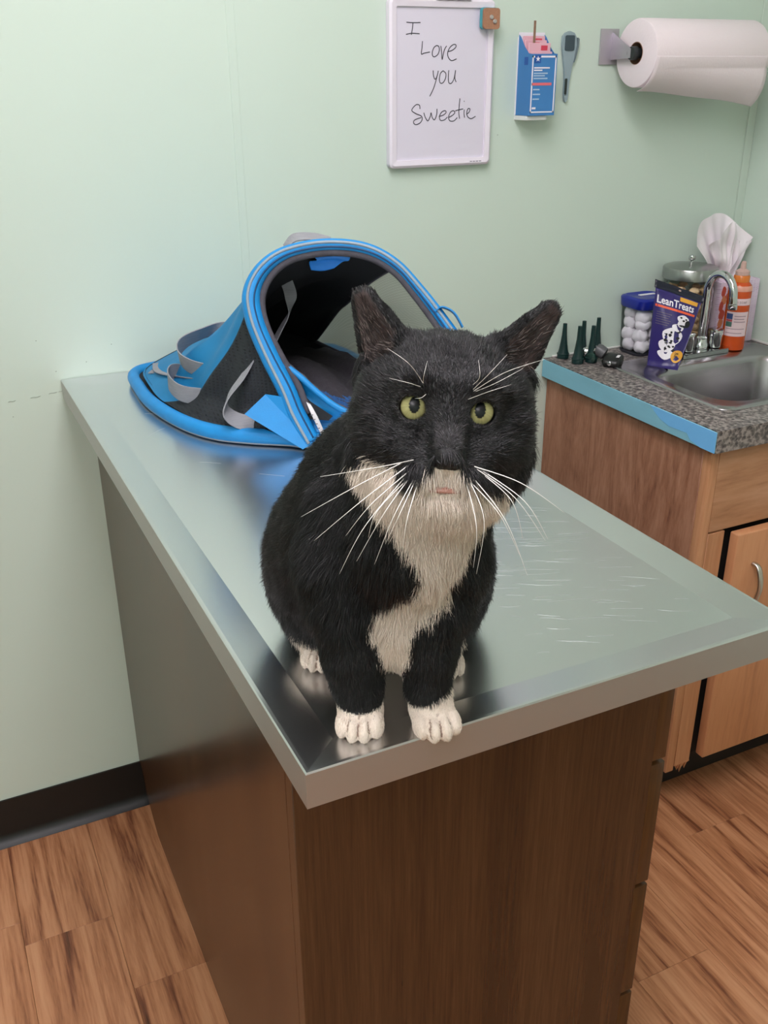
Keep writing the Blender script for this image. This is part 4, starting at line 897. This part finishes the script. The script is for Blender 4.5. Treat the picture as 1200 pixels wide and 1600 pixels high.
flatp(hx0+.002, hx1-.002, z1-.006, z1-.003, cwh, 'white_border'); flatp(hx0+.002, hx1-.002, z0+.004, z0+.0062, cwh, 'white_border'); flatp(hx0+.002, hx0+.0045, z0+.004, z1-.003, cwh, 'white_border'); flatp(hx1-.0045, hx1-.002, z0+.004, z1-.003, cwh, 'white_border')
flat('logo_square', hx0+.007, hx0+.020, z1-.015, z1-.0015, cnv, -hd-.0009, fl0)
star = []
for k in range(10): a = math.pi/2+k*math.pi/5; r_ = .0052 if k % 2 == 0 else .0020; star.append((hx0+.0135+r_*math.cos(a), z1-.0082+r_*math.sin(a)))
plate('logo_star', star, T(0, -hd-.0009, 0) @ MW, .0003, cwh, fl0)
text('carton_print', 'Sheer', .0052, cwh, fl0, T(hx0+.006, -hd-.0005, z1-.0285) @ MW) if False else None
for za, x1_, m in ((z1-.024, .034, cwh), (z1-.028, .018, cwh), (z1-.033, .030, clb), (z1-.037, .024, clb), (z1-.0415, .030, clb), (z1-.060, .014, clb), (z1-.068, .016, clb), (z1-.076, .014, clb)): flatp(hx0+.0065, hx0+.0065+x1_, za, za+.0022, m, 'print_line')
flatp(hx0+.003, hx1-.010, z1-.0520, z1-.0475, mat('carton_coral', 'e46e78', .5), 'coral_band'); flatp(hx0+.006, hx0+.014, z0+.010, z0+.0135, cwh, 'print_block')
flat('side_logo', 0, 0, 0, 0, cnv) if False else None
V = [(hx0-.0003, y, z) for y, z in ((-.036, z1-.018), (-.024, z1-.018), (-.024, z1-.005), (-.036, z1-.005))]; obj('side_logo', V, [[0, 1, 2, 3]], cnv, ctn, False)
pk_m = mat('packet_pink', 'e7b3c0', .5); 
for k in range(7):
    y = -.040+.0055*k; xo = hx0+.003+.0015*(k % 2); h = z1+.003+.004*k+.003*(k % 3)
    p_ = thing('packet', (xo+.02, y, z0+.001), None, 'packet', 'packets in the blue carton'); p_['label'] = 'thin pink and red packet standing in the blue carton'
    M = T(xo, y, z0+.001) @ Matrix.Rotation(math.radians(random.uniform(-4, 4)), 4, 'X')
    box('wrapper', (0, 0, 0), (.047, .0022, h-z0), pk_m, p_, .0006, 1, M)
    box('red_block', (.006+.01*(k % 3), -.0004, h-z0-.012), (.022+.009*(k % 3), -.0001, h-z0-.004), crd, p_, 0, 1, M)
st = thing('wooden_stick', (.894, -.030, 1.36), 'thin brown wooden stick poking up out of the blue carton', 'stick')
box('stick', (.8918, -.0310, 1.36), (.8965, -.0296, 1.466), mat('stick_brown', '8a6a55', .6, noise=(120, .2)), st, .0004, 1, None)
# grey plastic spoon shaped tool
tl = thing('plastic_tool', (.989, -.006, 1.33), 'grey translucent tapered plastic tool with a dark window, hanging beside the carton', 'tool')
tg = mat('smoky_plastic', '93a5ac', .25); 
pts = [(.974, 1.442), (.979, 1.448), (.989, 1.451), (.999, 1.448), (1.004, 1.441), (1.006, 1.428), (1.003, 1.410), (.998, 1.388), (.9945, 1.365), (.9935, 1.345), (.9925, 1.334), (.989, 1.329), (.9855, 1.334), (.984, 1.345), (.9840, 1.365), (.9815, 1.388), (.977, 1.410), (.9735, 1.428)]
plate('handle_blade', pts, MP(-.0012), .0055, tg, tl)
plate('raised_rim', [(1.006, 1.440), (1.0095, 1.438), (1.009, 1.425), (1.004, 1.405), (1.001, 1.398), (1.0025, 1.412), (1.006, 1.428)], MP(-.001), .008, mat('smoky_plastic_dark', '6d7c80', .3), tl)
plate('dark_window', rrect(.021, .026, .003, 4, .989, 1.431), MP(-.0070), .0012, mat('dark_window', '3a4a52', .3), tl); plate('dark_slot', rrect(.0048, .028, .002, 4, .9858, 1.357), MP(-.0070), .0015, mat('slot_black', '26302f', .4), tl)
# paper towel roll and its bracket
hb = thing('towel_holder', (1.08, -.01, 1.395), 'brushed metal paper towel bracket screwed to the wall', 'holder')
bm_ = mat('bracket_steel', 'c6bfc8', .45, .9)
box('wall_plate', (1.062, -.004, 1.394), (1.104, -.0008, 1.456), bm_, hb, .001)
V = [(1.088, -.004, 1.402), (1.088, -.004, 1.450), (1.083, -.068, 1.421), (1.083, -.068, 1.405)]; V = V+[(x+.0018, y, z) for x, y, z in V]
obj('arm', V, [[0, 1, 2, 3], [7, 6, 5, 4], [0, 4, 5, 1], [1, 5, 6, 2], [2, 6, 7, 3], [3, 7, 4, 0]], bm_, hb, False)
RX = Matrix.Rotation(math.radians(90), 4, 'Y')
lathe('spindle', [(.011, 0), (.012, .002), (.012, .012), (.009, .014), (.009, .30)], mat('spindle_dark', '23282a', .4), hb, T(1.0838, -.068, 1.413) @ RX, 24)
V = [(1.386, -.004, 1.402), (1.386, -.004, 1.450), (1.391, -.068, 1.421), (1.391, -.068, 1.405)]; V = V+[(x+.0018, y, z) for x, y, z in V]
obj('arm', V, [[0, 1, 2, 3], [7, 6, 5, 4], [0, 4, 5, 1], [1, 5, 6, 2], [2, 6, 7, 3], [3, 7, 4, 0]], bm_, hb, False); box('wall_plate', (1.378, -.004, 1.394), (1.42, -.0008, 1.456), bm_, hb, .001)
tr = thing('paper_towel_roll', (1.23, -.07, 1.352), 'thick white paper towel roll with its loose sheet peeling off', 'paper towels')
pm = mat('paper_white', 'efe2e6', .85, bump=.4, bscale=260)
rr = .0590; ry, rz = -.068, 1.413
prof = [(.0195, .0), (rr-.004, 0), (rr-.001, .0012), (rr, .004), (rr, .272), (rr-.001, .275), (rr-.004, .276), (.0195, .276), (.0195, 0)]
lathe('roll', prof, pm, tr, T(1.096, ry, rz) @ RX, 72, False)
lathe('core', [(.0185, -.0005), (.0194, -.0005), (.0194, .2765), (.0185, .2765), (.0185, -.0005)], mat('cardboard', '9b7560', .8), tr, T(1.096, ry, rz) @ RX, 32, False)
V = []; F = []; na, nx = 40, 30
for i in range(na):
    for j in range(nx):
        u = j/(nx-1); a = math.radians(200-165*i/(na-1)*-1) ; t = i/(na-1)
        x = 1.097+.274*u; ang = math.radians(150+150*t)             # from the front, under, to the wall side
        lift = .0008+max(0, (t-.28))*(.010+.042*u**1.5)+.0012*math.sin(u*9+t*4)*t
        an = math.radians(185+75*t); r_ = rr+lift
        V.append((x+.012*u*t, ry+r_*math.cos(an), rz+r_*math.sin(an)))
for i in range(na-1):
    for j in range(nx-1): a = i*nx+j; F.append([a, a+1, a+nx+1, a+nx])
o = obj('loose_sheet', V, F, pm, tr); sd = o.modifiers.new('solid', 'SOLIDIFY'); sd.thickness = .0006; sd.offset = 1

# ================= ON THE SINK COUNTER =================
CZ0 = CZ+.0004
# ear nozzles
nz_m = mat('dark_green_plastic', '12302e', .35)
def nozzle(x, y, h, lb, z=CZ0):
    n_ = thing('ear_nozzle', (x, y, z), lb, 'ear nozzle', 'dark green ear nozzles standing on the counter')
    lathe('cone', [(.0105, 0), (.0122, .001), (.0124, .008), (.0112, .012), (.0092, .020), (.0072, .034), (.0052, .050), (.0042, h-.002), (.0043, h-.0005), (.0030, h)], nz_m, n_, T(x, y, z), 28)
    lathe('base_ring', [(.0124, .0085), (.0130, .009), (.0130, .0105), (.0118, .0115)], nz_m, n_, T(x, y, z), 28, False); return n_
nozzle(1.016, -.020, .074, 'dark green ear nozzle closest to the cat ear, apart from the others')
nozzle(1.020, -.066, .078, 'dark green ear nozzle in front, second in the row beside the blue edge')
nozzle(1.050, -.040, .080, 'dark green ear nozzle behind, its tip rising just over the front one')
nozzle(1.050, -.072, .077, 'dark green ear nozzle in the middle, left of the black otoscope head')
nozzle(1.095, -.030, .080, 'dark green ear nozzle behind the otoscope head, nearest to the cotton jar')
# otoscope head lying on its side
ot = thing('otoscope_head', (1.075, -.095, CZ0), 'black otoscope head with chrome collar lying in front of the nozzles', 'otoscope head')
Mo = T(1.078, -.108, CZ0) @ Matrix.Rotation(math.radians(38), 4, 'Z')
otb = mat('otoscope_black', '1a1b1b', .35); chm = MATS['chrome']
bm = bmesh.new()
V = []; sec = [(-.026, .014, .010), (-.018, .019, .015), (.0, .021, .019), (.014, .019, .020), (.024, .013, .016)]
for x, w_, h in sec:
    for px_, pz in rrect(w_*2, h, min(w_, h)*.42, 4, 0, h/2+.001): V.append(tuple(Mo @ Vector((x, px_, pz))))
k = len(V)//len(sec); F = [[j*k+i, j*k+(i+1) % k, (j+1)*k+(i+1) % k, (j+1)*k+i] for j in range(len(sec)-1) for i in range(k)]+[list(range(k))[::-1], [(len(sec)-1)*k+i for i in range(k)]]
obj('housing', V, F, otb, ot); bm.free()
lathe('eyepiece', [(.010, -.002), (.0130, .0), (.0135, .012), (.0115, .020), (.0095, .021)], mat('otoscope_grey', '57585a', .4), ot, Mo @ T(.006, .020, .019) @ Matrix.Rotation(math.radians(-62), 4, 'X'), 28)
lathe('chrome_collar', [(.009, 0), (.0105, .001), (.0105, .007), (.0085, .009), (.0085, .018), (.0100, .020), (.0100, .026), (.006, .027)], chm, ot, Mo @ T(.004, .036, .024) @ Matrix.Rotation(math.radians(-100), 4, 'X'), 28)
lathe('knob', [(.003, 0), (.0042, .001), (.0042, .007), (.002, .008)], chm, ot, Mo @ T(-.026, .0, .010) @ Matrix.Rotation(math.radians(-90), 4, 'Y'), 16)
box('white_label', (-.012, -.0145, .0200), (.004, -.0085, .0204), mat('label_white', 'e9e6ea', .5), ot, 0, 1, Mo @ Matrix.Rotation(math.radians(-3), 4, 'Y'))
lathe('lens_disc', [(.0095, 0), (.0105, .0008), (.0105, .0022), (.0095, .003)], mat('lens_green', '3c5a50', .1, Transmission_Weight=.3), ot, Mo @ T(-.012, .044, .0125) @ Matrix.Rotation(math.radians(80), 4, 'Y') @ Matrix.Rotation(math.radians(20), 4, 'X'), 24)
# cotton ball jar
glass = mat('clear_glass', 'f4faf6', .03, Transmission_Weight=1.0, IOR=1.12); glass2 = mat('jar_plastic', 'eef2f4', .08, Transmission_Weight=1.0, IOR=1.08)
jx, jy = 1.197, -.052
jar = thing('cotton_jar', (jx, jy, CZ0), 'clear square jar of cotton balls with a dark blue lid', 'jar')
def sqloft(name, secs, m, par, cx, cy, n=6):
    V = []; F = []
    for w_, d_, r_, z in secs: V += [(x, y, z) for x, y in rrect(w_, d_, r_, n, cx, cy)]
    k = 4*(n+1)
    for j in range(len(secs)-1): F += [[j*k+i, j*k+(i+1) % k, (j+1)*k+(i+1) % k, (j+1)*k+i] for i in range(k)]
    F += [list(range(k))[::-1], [(len(secs)-1)*k+i for i in range(k)]]
    o = obj(name, V, F, m, par); o.data.set_sharp_from_angle(angle=math.radians(40)); return o
sqloft('jar_body', [(.070, .066, .02, CZ0), (.076, .072, .02, CZ0+.004), (.082, .078, .02, CZ0+.098), (.078, .074, .02, CZ0+.1)], glass2, jar, jx, jy)
sqloft('jar_foot', [(.074, .070, .02, CZ0-.0002), (.077, .073, .02, CZ0+.003), (.0775, .0735, .02, CZ0+.0045)], mat('foot_dark', '2a2c36', .4), jar, jx, jy)
lidm = mat('cobalt_lid', '15248c', .3)
sqloft('lid', [(.084, .080, .022, CZ0+.0985), (.087, .083, .022, CZ0+.101), (.089, .085, .022, CZ0+.117), (.086, .082, .022, CZ0+.1195), (.076, .072, .02, CZ0+.1215), (.070, .066, .018, CZ0+.1195)], lidm, jar, jx, jy)
box('lid_label', (jx-.012, jy+.004, CZ0+.1198), (jx+.030, jy+.013, CZ0+.1215), mat('label_white', 'e9e6ea', .5), jar, .0003, 1)
cot = mat('cotton', 'fdf6fb', .95, bump=.5, bscale=300)
def lump(name, c, r, m, par=None, sc=(1, 1, 1), amp=.12, nu=14, nv=9):
    V = [(c[0], c[1], c[2]-r*sc[2])]; ph = random.random()*9
    for j in range(1, nv):
        th = math.pi*j/nv
        for i in range(nu):
            a = 2*math.pi*i/nu; k_ = r*(1+amp*math.sin(3*a+ph)*math.sin(2*th+ph)+amp*.5*math.sin(5*a-ph*2)); V.append((c[0]+k_*sc[0]*math.sin(th)*math.cos(a), c[1]+k_*sc[1]*math.sin(th)*math.sin(a), c[2]-k_*sc[2]*math.cos(th)))
    V.append((c[0], c[1], c[2]+r*sc[2])); F = [[0, 1+(i+1) % nu, 1+i] for i in range(nu)]; e = len(V)-1
    for j in range(nv-2):
        for i in range(nu): a = 1+j*nu; F.append([a+i, a+(i+1) % nu, a+nu+(i+1) % nu, a+nu+i])
    F += [[e, 1+(nv-2)*nu+i, 1+(nv-2)*nu+(i+1) % nu] for i in range(nu)]
    return obj(name, V, F, m, par)
lv = 0
for li, z in enumerate((.0185, .0425, .066, .084)):
    for x in (-.0185, .0185):
        for y in (-.0175, .0175):
            if li == 3 and x > 0: continue
            dx_, dy_ = ((.004, -.004), (-.003, .003), (.003, .002), (.0, .0))[li]
            o = lump('cotton_ball', (jx+x*.98+dx_*.4+random.uniform(-.001, .001), jy+y*.98+dy_*.4, CZ0+z+random.uniform(-.003, .003)*(li > 0)), random.uniform(.0155, .0175), cot, None, (1, 1, .92), .10)
            tag(o, 'white cotton ball in the clear jar with the blue lid', 'cotton ball', 'cotton balls in the jar')
# glass jar of tan biscuits
gx, gy = 1.304, -.0585
gj = thing('treat_jar', (gx, gy, CZ0), 'tall round glass jar with a steel lid, full of tan biscuits', 'jar')
lathe('glass_body', [(.050, .0), (.0525, .003), (.0530, .010), (.0530, .128), (.050, .137), (.0455, .142), (.0455, .150), (.0435, .150), (.0435, .1425), (.048, .136), (.0505, .127), (.0505, .010), (.048, .005), (.001, .004)], glass, gj, T(gx, gy, CZ0), 48, True)
lathe('lid', [(.0565, .1500), (.0575, .1510), (.0575, .1710), (.0560, .1735), (.050, .1755), (.012, .1805), (.001, .1810)], mat('lid_steel', 'a5a6a4', .3, 1), gj, T(gx, gy, CZ0), 56)
lathe('lid_knob', [(.0035, .1805), (.0035, .186), (.0065, .188), (.0078, .192), (.0065, .196), (.001, .1970)], chm, gj, T(gx, gy, CZ0), 24)
bis = mat('biscuit_tan', 'f2c8a4', .8, noise=(120, .1), bump=.4, bscale=400)
for z in np.arange(.016, .128, .0185):
    for k in range(8):
        a = k*math.pi/4+z*40; r_ = .0365
        o = lump('biscuit', (gx+r_*math.cos(a), gy+r_*math.sin(a), CZ0+z+random.uniform(-.002, .002)), .0118, bis, None, (.95, .95, .62), .10, 12, 7)
        tag(o, 'rounded tan biscuit inside the steel lidded glass jar', 'biscuit', 'tan biscuits in the glass jar')
# treat pouch: bilinear pillow between four corners
pc = {'B0': np.array([1.133, -.150, CZ0+.001]), 'B1': np.array([1.166, -.204, CZ0+.001]), 'T0': np.array([1.151, -.130, 1.002]), 'T1': np.array([1.246, -.166, .966])}
pn = np.cross(pc['T1']-pc['T0'], pc['T0']-pc['B0']); pn /= np.linalg.norm(pn)
if pn[1] > 0: pn = -pn
def PS(u, v, side=1, off=0):
    s_ = v**.75; a = pc['B0']*(1-s_)+pc['T0']*s_; b = pc['B1']*(1-s_)+pc['T1']*s_
    P = a*(1-u)+b*u; th = .016*math.sin(math.pi*min(max(u, 0), 1))**.7*(math.sin(math.pi*min(v/.93, 1)*.86+.25)**1.0 if v < .9 else .08)
    return P+pn*(side*max(th, .0008)+off+(.0007*math.sin(u*17+v*9)))
pouch = thing('treat_pouch', tuple((pc['B0']+pc['B1'])/2), 'dark purple pouch of dog treats with a dalmatian picture, leaning at the sink', 'pouch')
def pgrid(name, m, side_pairs, par, v0=0, v1=1, u0=0, u1=1, nu=18, nv=26, off=0):
    V = []; F = []
    for sd_ in (1, -1):
        for j in range(nv):
            for i in range(nu): V.append(PS(u0+(u1-u0)*i/(nu-1), v0+(v1-v0)*j/(nv-1), sd_, off*sd_))
    o2 = nu*nv
    for j in range(nv-1):
        for i in range(nu-1): a = j*nu+i; F += [[a, a+1, a+nu+1, a+nu], [o2+a, o2+a+nu, o2+a+nu+1, o2+a+1]]
    for j in range(nv-1):
        for i in (0, nu-1): a = j*nu+i; F.append([a, a+nu, o2+a+nu, o2+a])
    for i in range(nu-1):
        for j in (0, nv-1): a = j*nu+i; F.append([a, a+1, o2+a+1, o2+a])
    return obj(name, V, F, m, par)
foil = mat('purple_foil', '2f2468', .3, bump=.3, bscale=60); pb = pgrid('pouch_body', foil, None, pouch, 0, .88)
pgrid('top_seal', mat('dark_seal', '15162a', .35), None, pouch, .88, 1.0, -.03, 1.03, nv=4)
def on_pouch(name, V2, F, m, off=.0006, th=.0003):
    """flat print: points in pouch (u,v) wrapped onto its front"""
    V = [PS(u, v, 1, off) for u, v in V2]; return obj(name, V, F, m, pb, False)
def ptext(name, s, u, v, size, m, sx=1, rot=0, off=.0008):
    c = bpy.data.curves.new(name, 'FONT'); c.body = s; c.size = 1; c.resolution_u = 2; c.offset = .02
    t = bpy.data.objects.new('tmp', c); COL.objects.link(t); me = bpy.data.meshes.new_from_object(t.evaluated_get(bpy.context.evaluated_depsgraph_get())); bpy.data.objects.remove(t)
    ca_, sa_ = math.cos(rot), math.sin(rot); P = [(q_.co.x*size*sx, q_.co.y*size) for q_ in me.vertices]; F = [list(p_.vertices) for p_ in me.polygons]; bpy.data.meshes.remove(me)
    return on_pouch(name, [(u+x*ca_-y*sa_*1.0, v+x*sa_*.55+y*ca_) for x, y in P], F, m, off)
pw_ = mat('print_white', 'f2eef4', .45); por = mat('print_orange_red', 'f0603a', .45); pyl = mat('print_yellow', 'e9a93a', .45); pbk = mat('print_black', '121218', .45)
ptext('pouch_lettering', 'LeanTreats', .03, .685, .155, pw_, 1.20)
def quadp(name, u0, u1, v0, v1, m, off=.0006, n=8): V2 = [(u0+(u1-u0)*i/n, v) for v in (v0, v1) for i in range(n+1)]; return on_pouch(name, V2, [[i, i+1, n+2+i, n+1+i] for i in range(n)], m, off)
quadp('orange_stripe', .02, .93, .630, .662, por); quadp('yellow_patch', .52, .93, .795, .86, pyl)
def blob(name, cx, cy, ru, rv, m, off=.0007, n=18, w_=.0): return on_pouch(name, [(cx+ru*math.cos(2*math.pi*i/n)*(1+w_*math.sin(3*2*math.pi*i/n)), cy+rv*math.sin(2*math.pi*i/n)*(1+w_*math.cos(4*2*math.pi*i/n))) for i in range(n)], [list(range(n))], m, off)
# dalmatian: head, neck, body, legs as flat print, with dark spots
for a_ in ((.66, .545, .15, .060, .06), (.64, .48, .10, .05, .0), (.58, .42, .15, .05, .05), (.50, .30, .26, .105, .06), (.42, .19, .22, .07, .05), (.46, .10, .24, .045, .1)): blob('dog_picture', *a_[:4], pw_, .0007, 20, a_[4])
rs_ = random.Random(4)
for cu_, cv_, ru, rv in ((.80, .50, .07, .05), (.60, .565, .03, .012), (.74, .555, .03, .012), (.68, .53, .035, .014), (.70, .455, .12, .014)): blob('dog_spot', cu_, cv_, ru, rv, pbk, .0011, 12)
for k in range(17): blob('dog_spot', .32+rs_.random()*.36, .12+rs_.random()*.30, .018+rs_.random()*.035, .007+rs_.random()*.014, pbk, .0011, 9, .15)
blob('yellow_badge', .80, .10, .19, .060, pyl, .0013, 24); ptext('badge_lettering', 'Low', .70, .115, .034, pbk, 1.9, 0, .0016); ptext('badge_lettering', 'Fat', .71, .085, .034, pbk, 1.9, 0, .0016)
for k in range(6): quadp('small_print', .06, .38-.03*(k % 3), .56-.03*k, .568-.03*k, mat('print_dim', '6a6070', .5))
blob('hang_hole', .50, .955, .028, .014, mat('hole_pale', 'c7a8a0', .6), .0012, 14)
# tap
fc = thing('faucet', (1.295, -.12, CZ+.003), 'chrome gooseneck tap on the sink ledge behind the treat pouch', 'faucet')
fx, fy = 1.292, -.127
plate('deck_plate', rrect(.132, .038, .012, 6, fx-.002, -.136), T(0, 0, CZ+.0040), .010, chm, fc)
lathe('collar', [(.0150, 0), (.0160, .001), (.0160, .010), (.0135, .013), (.0135, .024), (.0105, .027)], chm, fc, T(fx, fy, CZ+.0141), 32)
P = [(fx, fy, CZ+.035), (fx, fy, .90), (fx, fy, .958)]+[(fx, fy-.037+.037*math.cos(a), .966+.040*math.sin(a)) for a in np.linspace(.15, math.pi-.05, 9)]+[(fx, fy-.0755, .952)]
P = P[:2]+P[2:]
tube('spout', spline(P, 6), .0082, chm, fc, 18)
lathe('aerator', [(.0088, 0), (.0095, .001), (.0095, .010), (.0085, .011)], chm, fc, T(fx, fy-.0757, .9415), 24)
lathe('knob', [(.0120, 0), (.0145, .002), (.0150, .010), (.0165, .034), (.0160, .038), (.0130, .040), (.001, .0405)], chm, fc, T(1.325, -.134, CZ+.0141), 12)
lathe('knob', [(.0120, 0), (.0145, .002), (.0150, .010), (.0165, .034), (.0160, .038), (.0130, .040), (.001, .0405)], chm, fc, T(1.248, -.134, CZ+.0141), 12)
# soap bottle
bx0, by0 = 1.377, -.134
so = thing('soap_bottle', (bx0, by0, CZ+.0045), 'orange translucent hand soap bottle with white labels beside the tap', 'soap bottle')
som = mat('orange_soap', 'e5602c', .15, Transmission_Weight=.25, IOR=1.4, Specular_IOR_Level=.5); S0 = CZ+.0045
lathe('bottle', [(.0205, 0), (.0238, .002), (.0243, .008), (.0243, .128), (.0225, .137), (.0180, .1425), (.0165, .144)], som, so, T(bx0, by0, S0), 40)
lathe('neck', [(.0165, .1442), (.0165, .156), (.0150, .158)], mat('orange_neck', 'f08a3a', .2, Transmission_Weight=.2), so, T(bx0, by0, S0), 32)
lathe('cap', [(.0145, .1582), (.0145, .166), (.0060, .171), (.0050, .184), (.0030, .186)], mat('cap_pale', 'e8c4b8', .3, Transmission_Weight=.3), so, T(bx0, by0, S0), 28)
lathe('shoulder_ring', [(.0245, .1265), (.0249, .128), (.0238, .135), (.0226, .1375)], mat('shoulder_pale', 'e8a690', .3), so, T(bx0, by0, S0), 40, False)
def wrap(name, a0, a1, za, zb, m, r_=.0247, n=16, par=so):
    V = [(bx0+r_*math.cos(a), by0+r_*math.sin(a), S0+z) for z in (za, zb) for a in np.radians(np.linspace(a0, a1, n+1))]; return obj(name, V, [[i, i+1, n+2+i, n+1+i] for i in range(n)], m, par)
ca0 = math.degrees(math.atan2(-1.653+.13, -.192-bx0))   # bearing from the bottle towards the room
lw = mat('label_pinkish', 'efd5d8', .55)
wrap('name_strip', ca0-48, ca0+72, .098, .112, lw); lab = wrap('back_label', ca0-52, ca0+66, .032, .084, lw)
wrap('label_block', ca0-50, ca0-16, .068, .080, mat('print_navy_soft', '3a4f84', .5), .0249, 6, lab); wrap('label_block', ca0-50, ca0-16, .063, .0675, mat('print_red_soft', 'b5505a', .5), .0249, 6, lab); wrap('label_block', ca0-50, ca0-16, .052, .0625, mat('print_green_soft', '4a6f62', .5), .0249, 6, lab)
def wtext(s, a0, z, size, m, par=so, sx=1):
    c = bpy.data.curves.new('lettering', 'FONT'); c.body = s; c.size = size; c.resolution_u = 1
    t = bpy.data.objects.new('tmp', c); COL.objects.link(t); me = bpy.data.meshes.new_from_object(t.evaluated_get(bpy.context.evaluated_depsgraph_get())); bpy.data.objects.remove(t)
    V = []
    for q_ in me.vertices: a = math.radians(a0)+q_.co.x*sx/.0250; V.append((bx0+.0250*math.cos(a), by0+.0250*math.sin(a), S0+z+q_.co.y))
    F = [list(p_.vertices) for p_ in me.polygons]; bpy.data.meshes.remove(me); obj('lettering', V, F, m, par, False)
gp_ = mat('print_grey', '5c4a55', .6); wtext('HAND SOAP', ca0-44, .1022, .0068, gp_, so, 1.0)
for k, z in enumerate((.074, .068, .062)): wrap('print_line', ca0-8, ca0+50-8*(k % 2), z, z+.0022, mat('print_faint', 'b89aa2', .6), .0249, 10, lab)
for k, z in enumerate((.047, .038)): wrap('print_line', ca0-44, ca0+50-12*k, z, z+.0018, mat('print_faint', 'b89aa2', .6), .0249, 10, lab)
# tissue box with pink and white pattern, tissues bursting out
tx0, tx1, ty0, ty1, tz = 1.362, 1.478, -.096, -.008, .138
tx0, ty0 = 1.366, -.090
tb = thing('tissue_box', ((tx0+tx1)/2, -.05, CZ0), 'pink and white patterned tissue box in the corner of the counter', 'tissue box')
def tissue_mat():
    M = mat('tissue_box_print', 'e3cfe0', .5); nt = M.node_tree; N = nt.nodes.new; Lk = nt.links.new; b = nt.nodes['Principled BSDF']; tc = N('ShaderNodeTexCoord')
    mp = N('ShaderNodeMapping'); mp.inputs['Rotation'].default_value = (.3, .75, .4); mp.inputs['Scale'].default_value = (38, 38, 90); Lk(tc.outputs['Object'], mp.inputs[0])
    br = N('ShaderNodeTexBrick'); br.inputs['Scale'].default_value = 1; br.inputs['Color1'].default_value = srgb('c08fbc'); br.inputs['Color2'].default_value = srgb('e4d0e4'); br.inputs['Mortar'].default_value = srgb('ead9ea'); br.inputs['Mortar Size'].default_value = .09; br.inputs['Bias'].default_value = .1
    cb_ = N('ShaderNodeSeparateXYZ'); Lk(mp.outputs[0], cb_.inputs[0]); c2 = N('ShaderNodeCombineXYZ'); Lk(cb_.outputs[0], c2.inputs[0]); Lk(cb_.outputs[2], c2.inputs[1]); Lk(c2.outputs[0], br.inputs[0]); Lk(br.outputs[0], b.inputs['Base Color']); return M
box('carton', (tx0, ty0, CZ0), (tx1, ty1, CZ0+tz), tissue_mat(), tb, .0015)
o_r = mat('carton_flower_red', 'c8503c', .5); o_o = mat('carton_flower_orange', 'dd8a5c', .5)
for k, (x, z, a_, b_, m) in enumerate([(1.376, .118, .006, .012, o_r), (1.380, .100, .008, .010, o_o), (1.374, .086, .006, .012, o_r), (1.378, .068, .008, .012, o_r), (1.377, .050, .007, .010, o_o), (1.374, .034, .006, .009, o_r), (1.387, .108, .004, .006, o_r)]):
    plate('printed_flower', [(x+a_*math.cos(t)*(1+.15*math.sin(4*t)), CZ0+z+b_*math.sin(t)) for t in np.linspace(0, 2*math.pi, 13)[:-1]], T(0, ty0-.0001-.00003*k, 0) @ MW, .0002, m, tb)
tsm = mat('tissue_paper', 'fbf3f8', .9, Subsurface_Weight=.0)
def tissue(lb, pts_top, base, seed, amp=.006):
    """fan shaped sheet gathered at the slot, top outline pts_top"""
    r0 = random.Random(seed); Tp = spline(pts_top, 9); nU = len(Tp); nV = 22; V = []; F = []; b = np.array(base, float); ph = [r0.uniform(0, 6) for _ in range(4)]
    for i in range(nU):
        u = i/(nU-1); b0 = b+np.array([(u-.5)*.022, .004*math.sin(u*7+ph[0]), 0])
        for j in range(nV):
            t = j/(nV-1); P = b0*(1-t)+Tp[i]*t; s_ = math.sin(math.pi*min(t*1.0, 1))*.6+.4*t
            P = P+np.array([.25, 1, .1])*(amp*math.sin(u*15+ph[1]+2.1*t)+amp*.6*math.sin(u*31+ph[2]-3*t)+amp*.5*math.sin(t*11+u*6+ph[3]))*s_
            P[0] = min(P[0], 1.481); P[1] = min(P[1], -.005); V.append(P)
    for i in range(nU-1):
        for j in range(nV-1): a = i*nV+j; F.append([a, a+nV, a+nV+1, a+1])
    o = obj('tissue', V, F, tsm); tag(o, lb, 'tissue', 'tissues in the patterned box'); return o
zt = CZ0+tz-.006
tissue('large white tissue fanned up out of the patterned box', [(1.292, -.080, 1.050), (1.298, -.075, 1.090), (1.335, -.055, 1.102), (1.372, -.040, 1.106), (1.408, -.035, 1.100), (1.440, -.045, 1.075), (1.470, -.06, 1.052)], (1.408, -.050, zt), 3, .0045)
tissue('white tissue standing folded in front of the fanned one', [(1.325, -.082, 1.05), (1.345, -.088, 1.065), (1.375, -.085, 1.092), (1.398, -.078, 1.085), (1.418, -.075, 1.04)], (1.404, -.062, zt), 8, .007)
tissue('small white tissue leaning towards the corner wall', [(1.425, -.055, 1.05), (1.445, -.052, 1.045), (1.468, -.060, 1.045)], (1.426, -.045, zt), 5, .004)
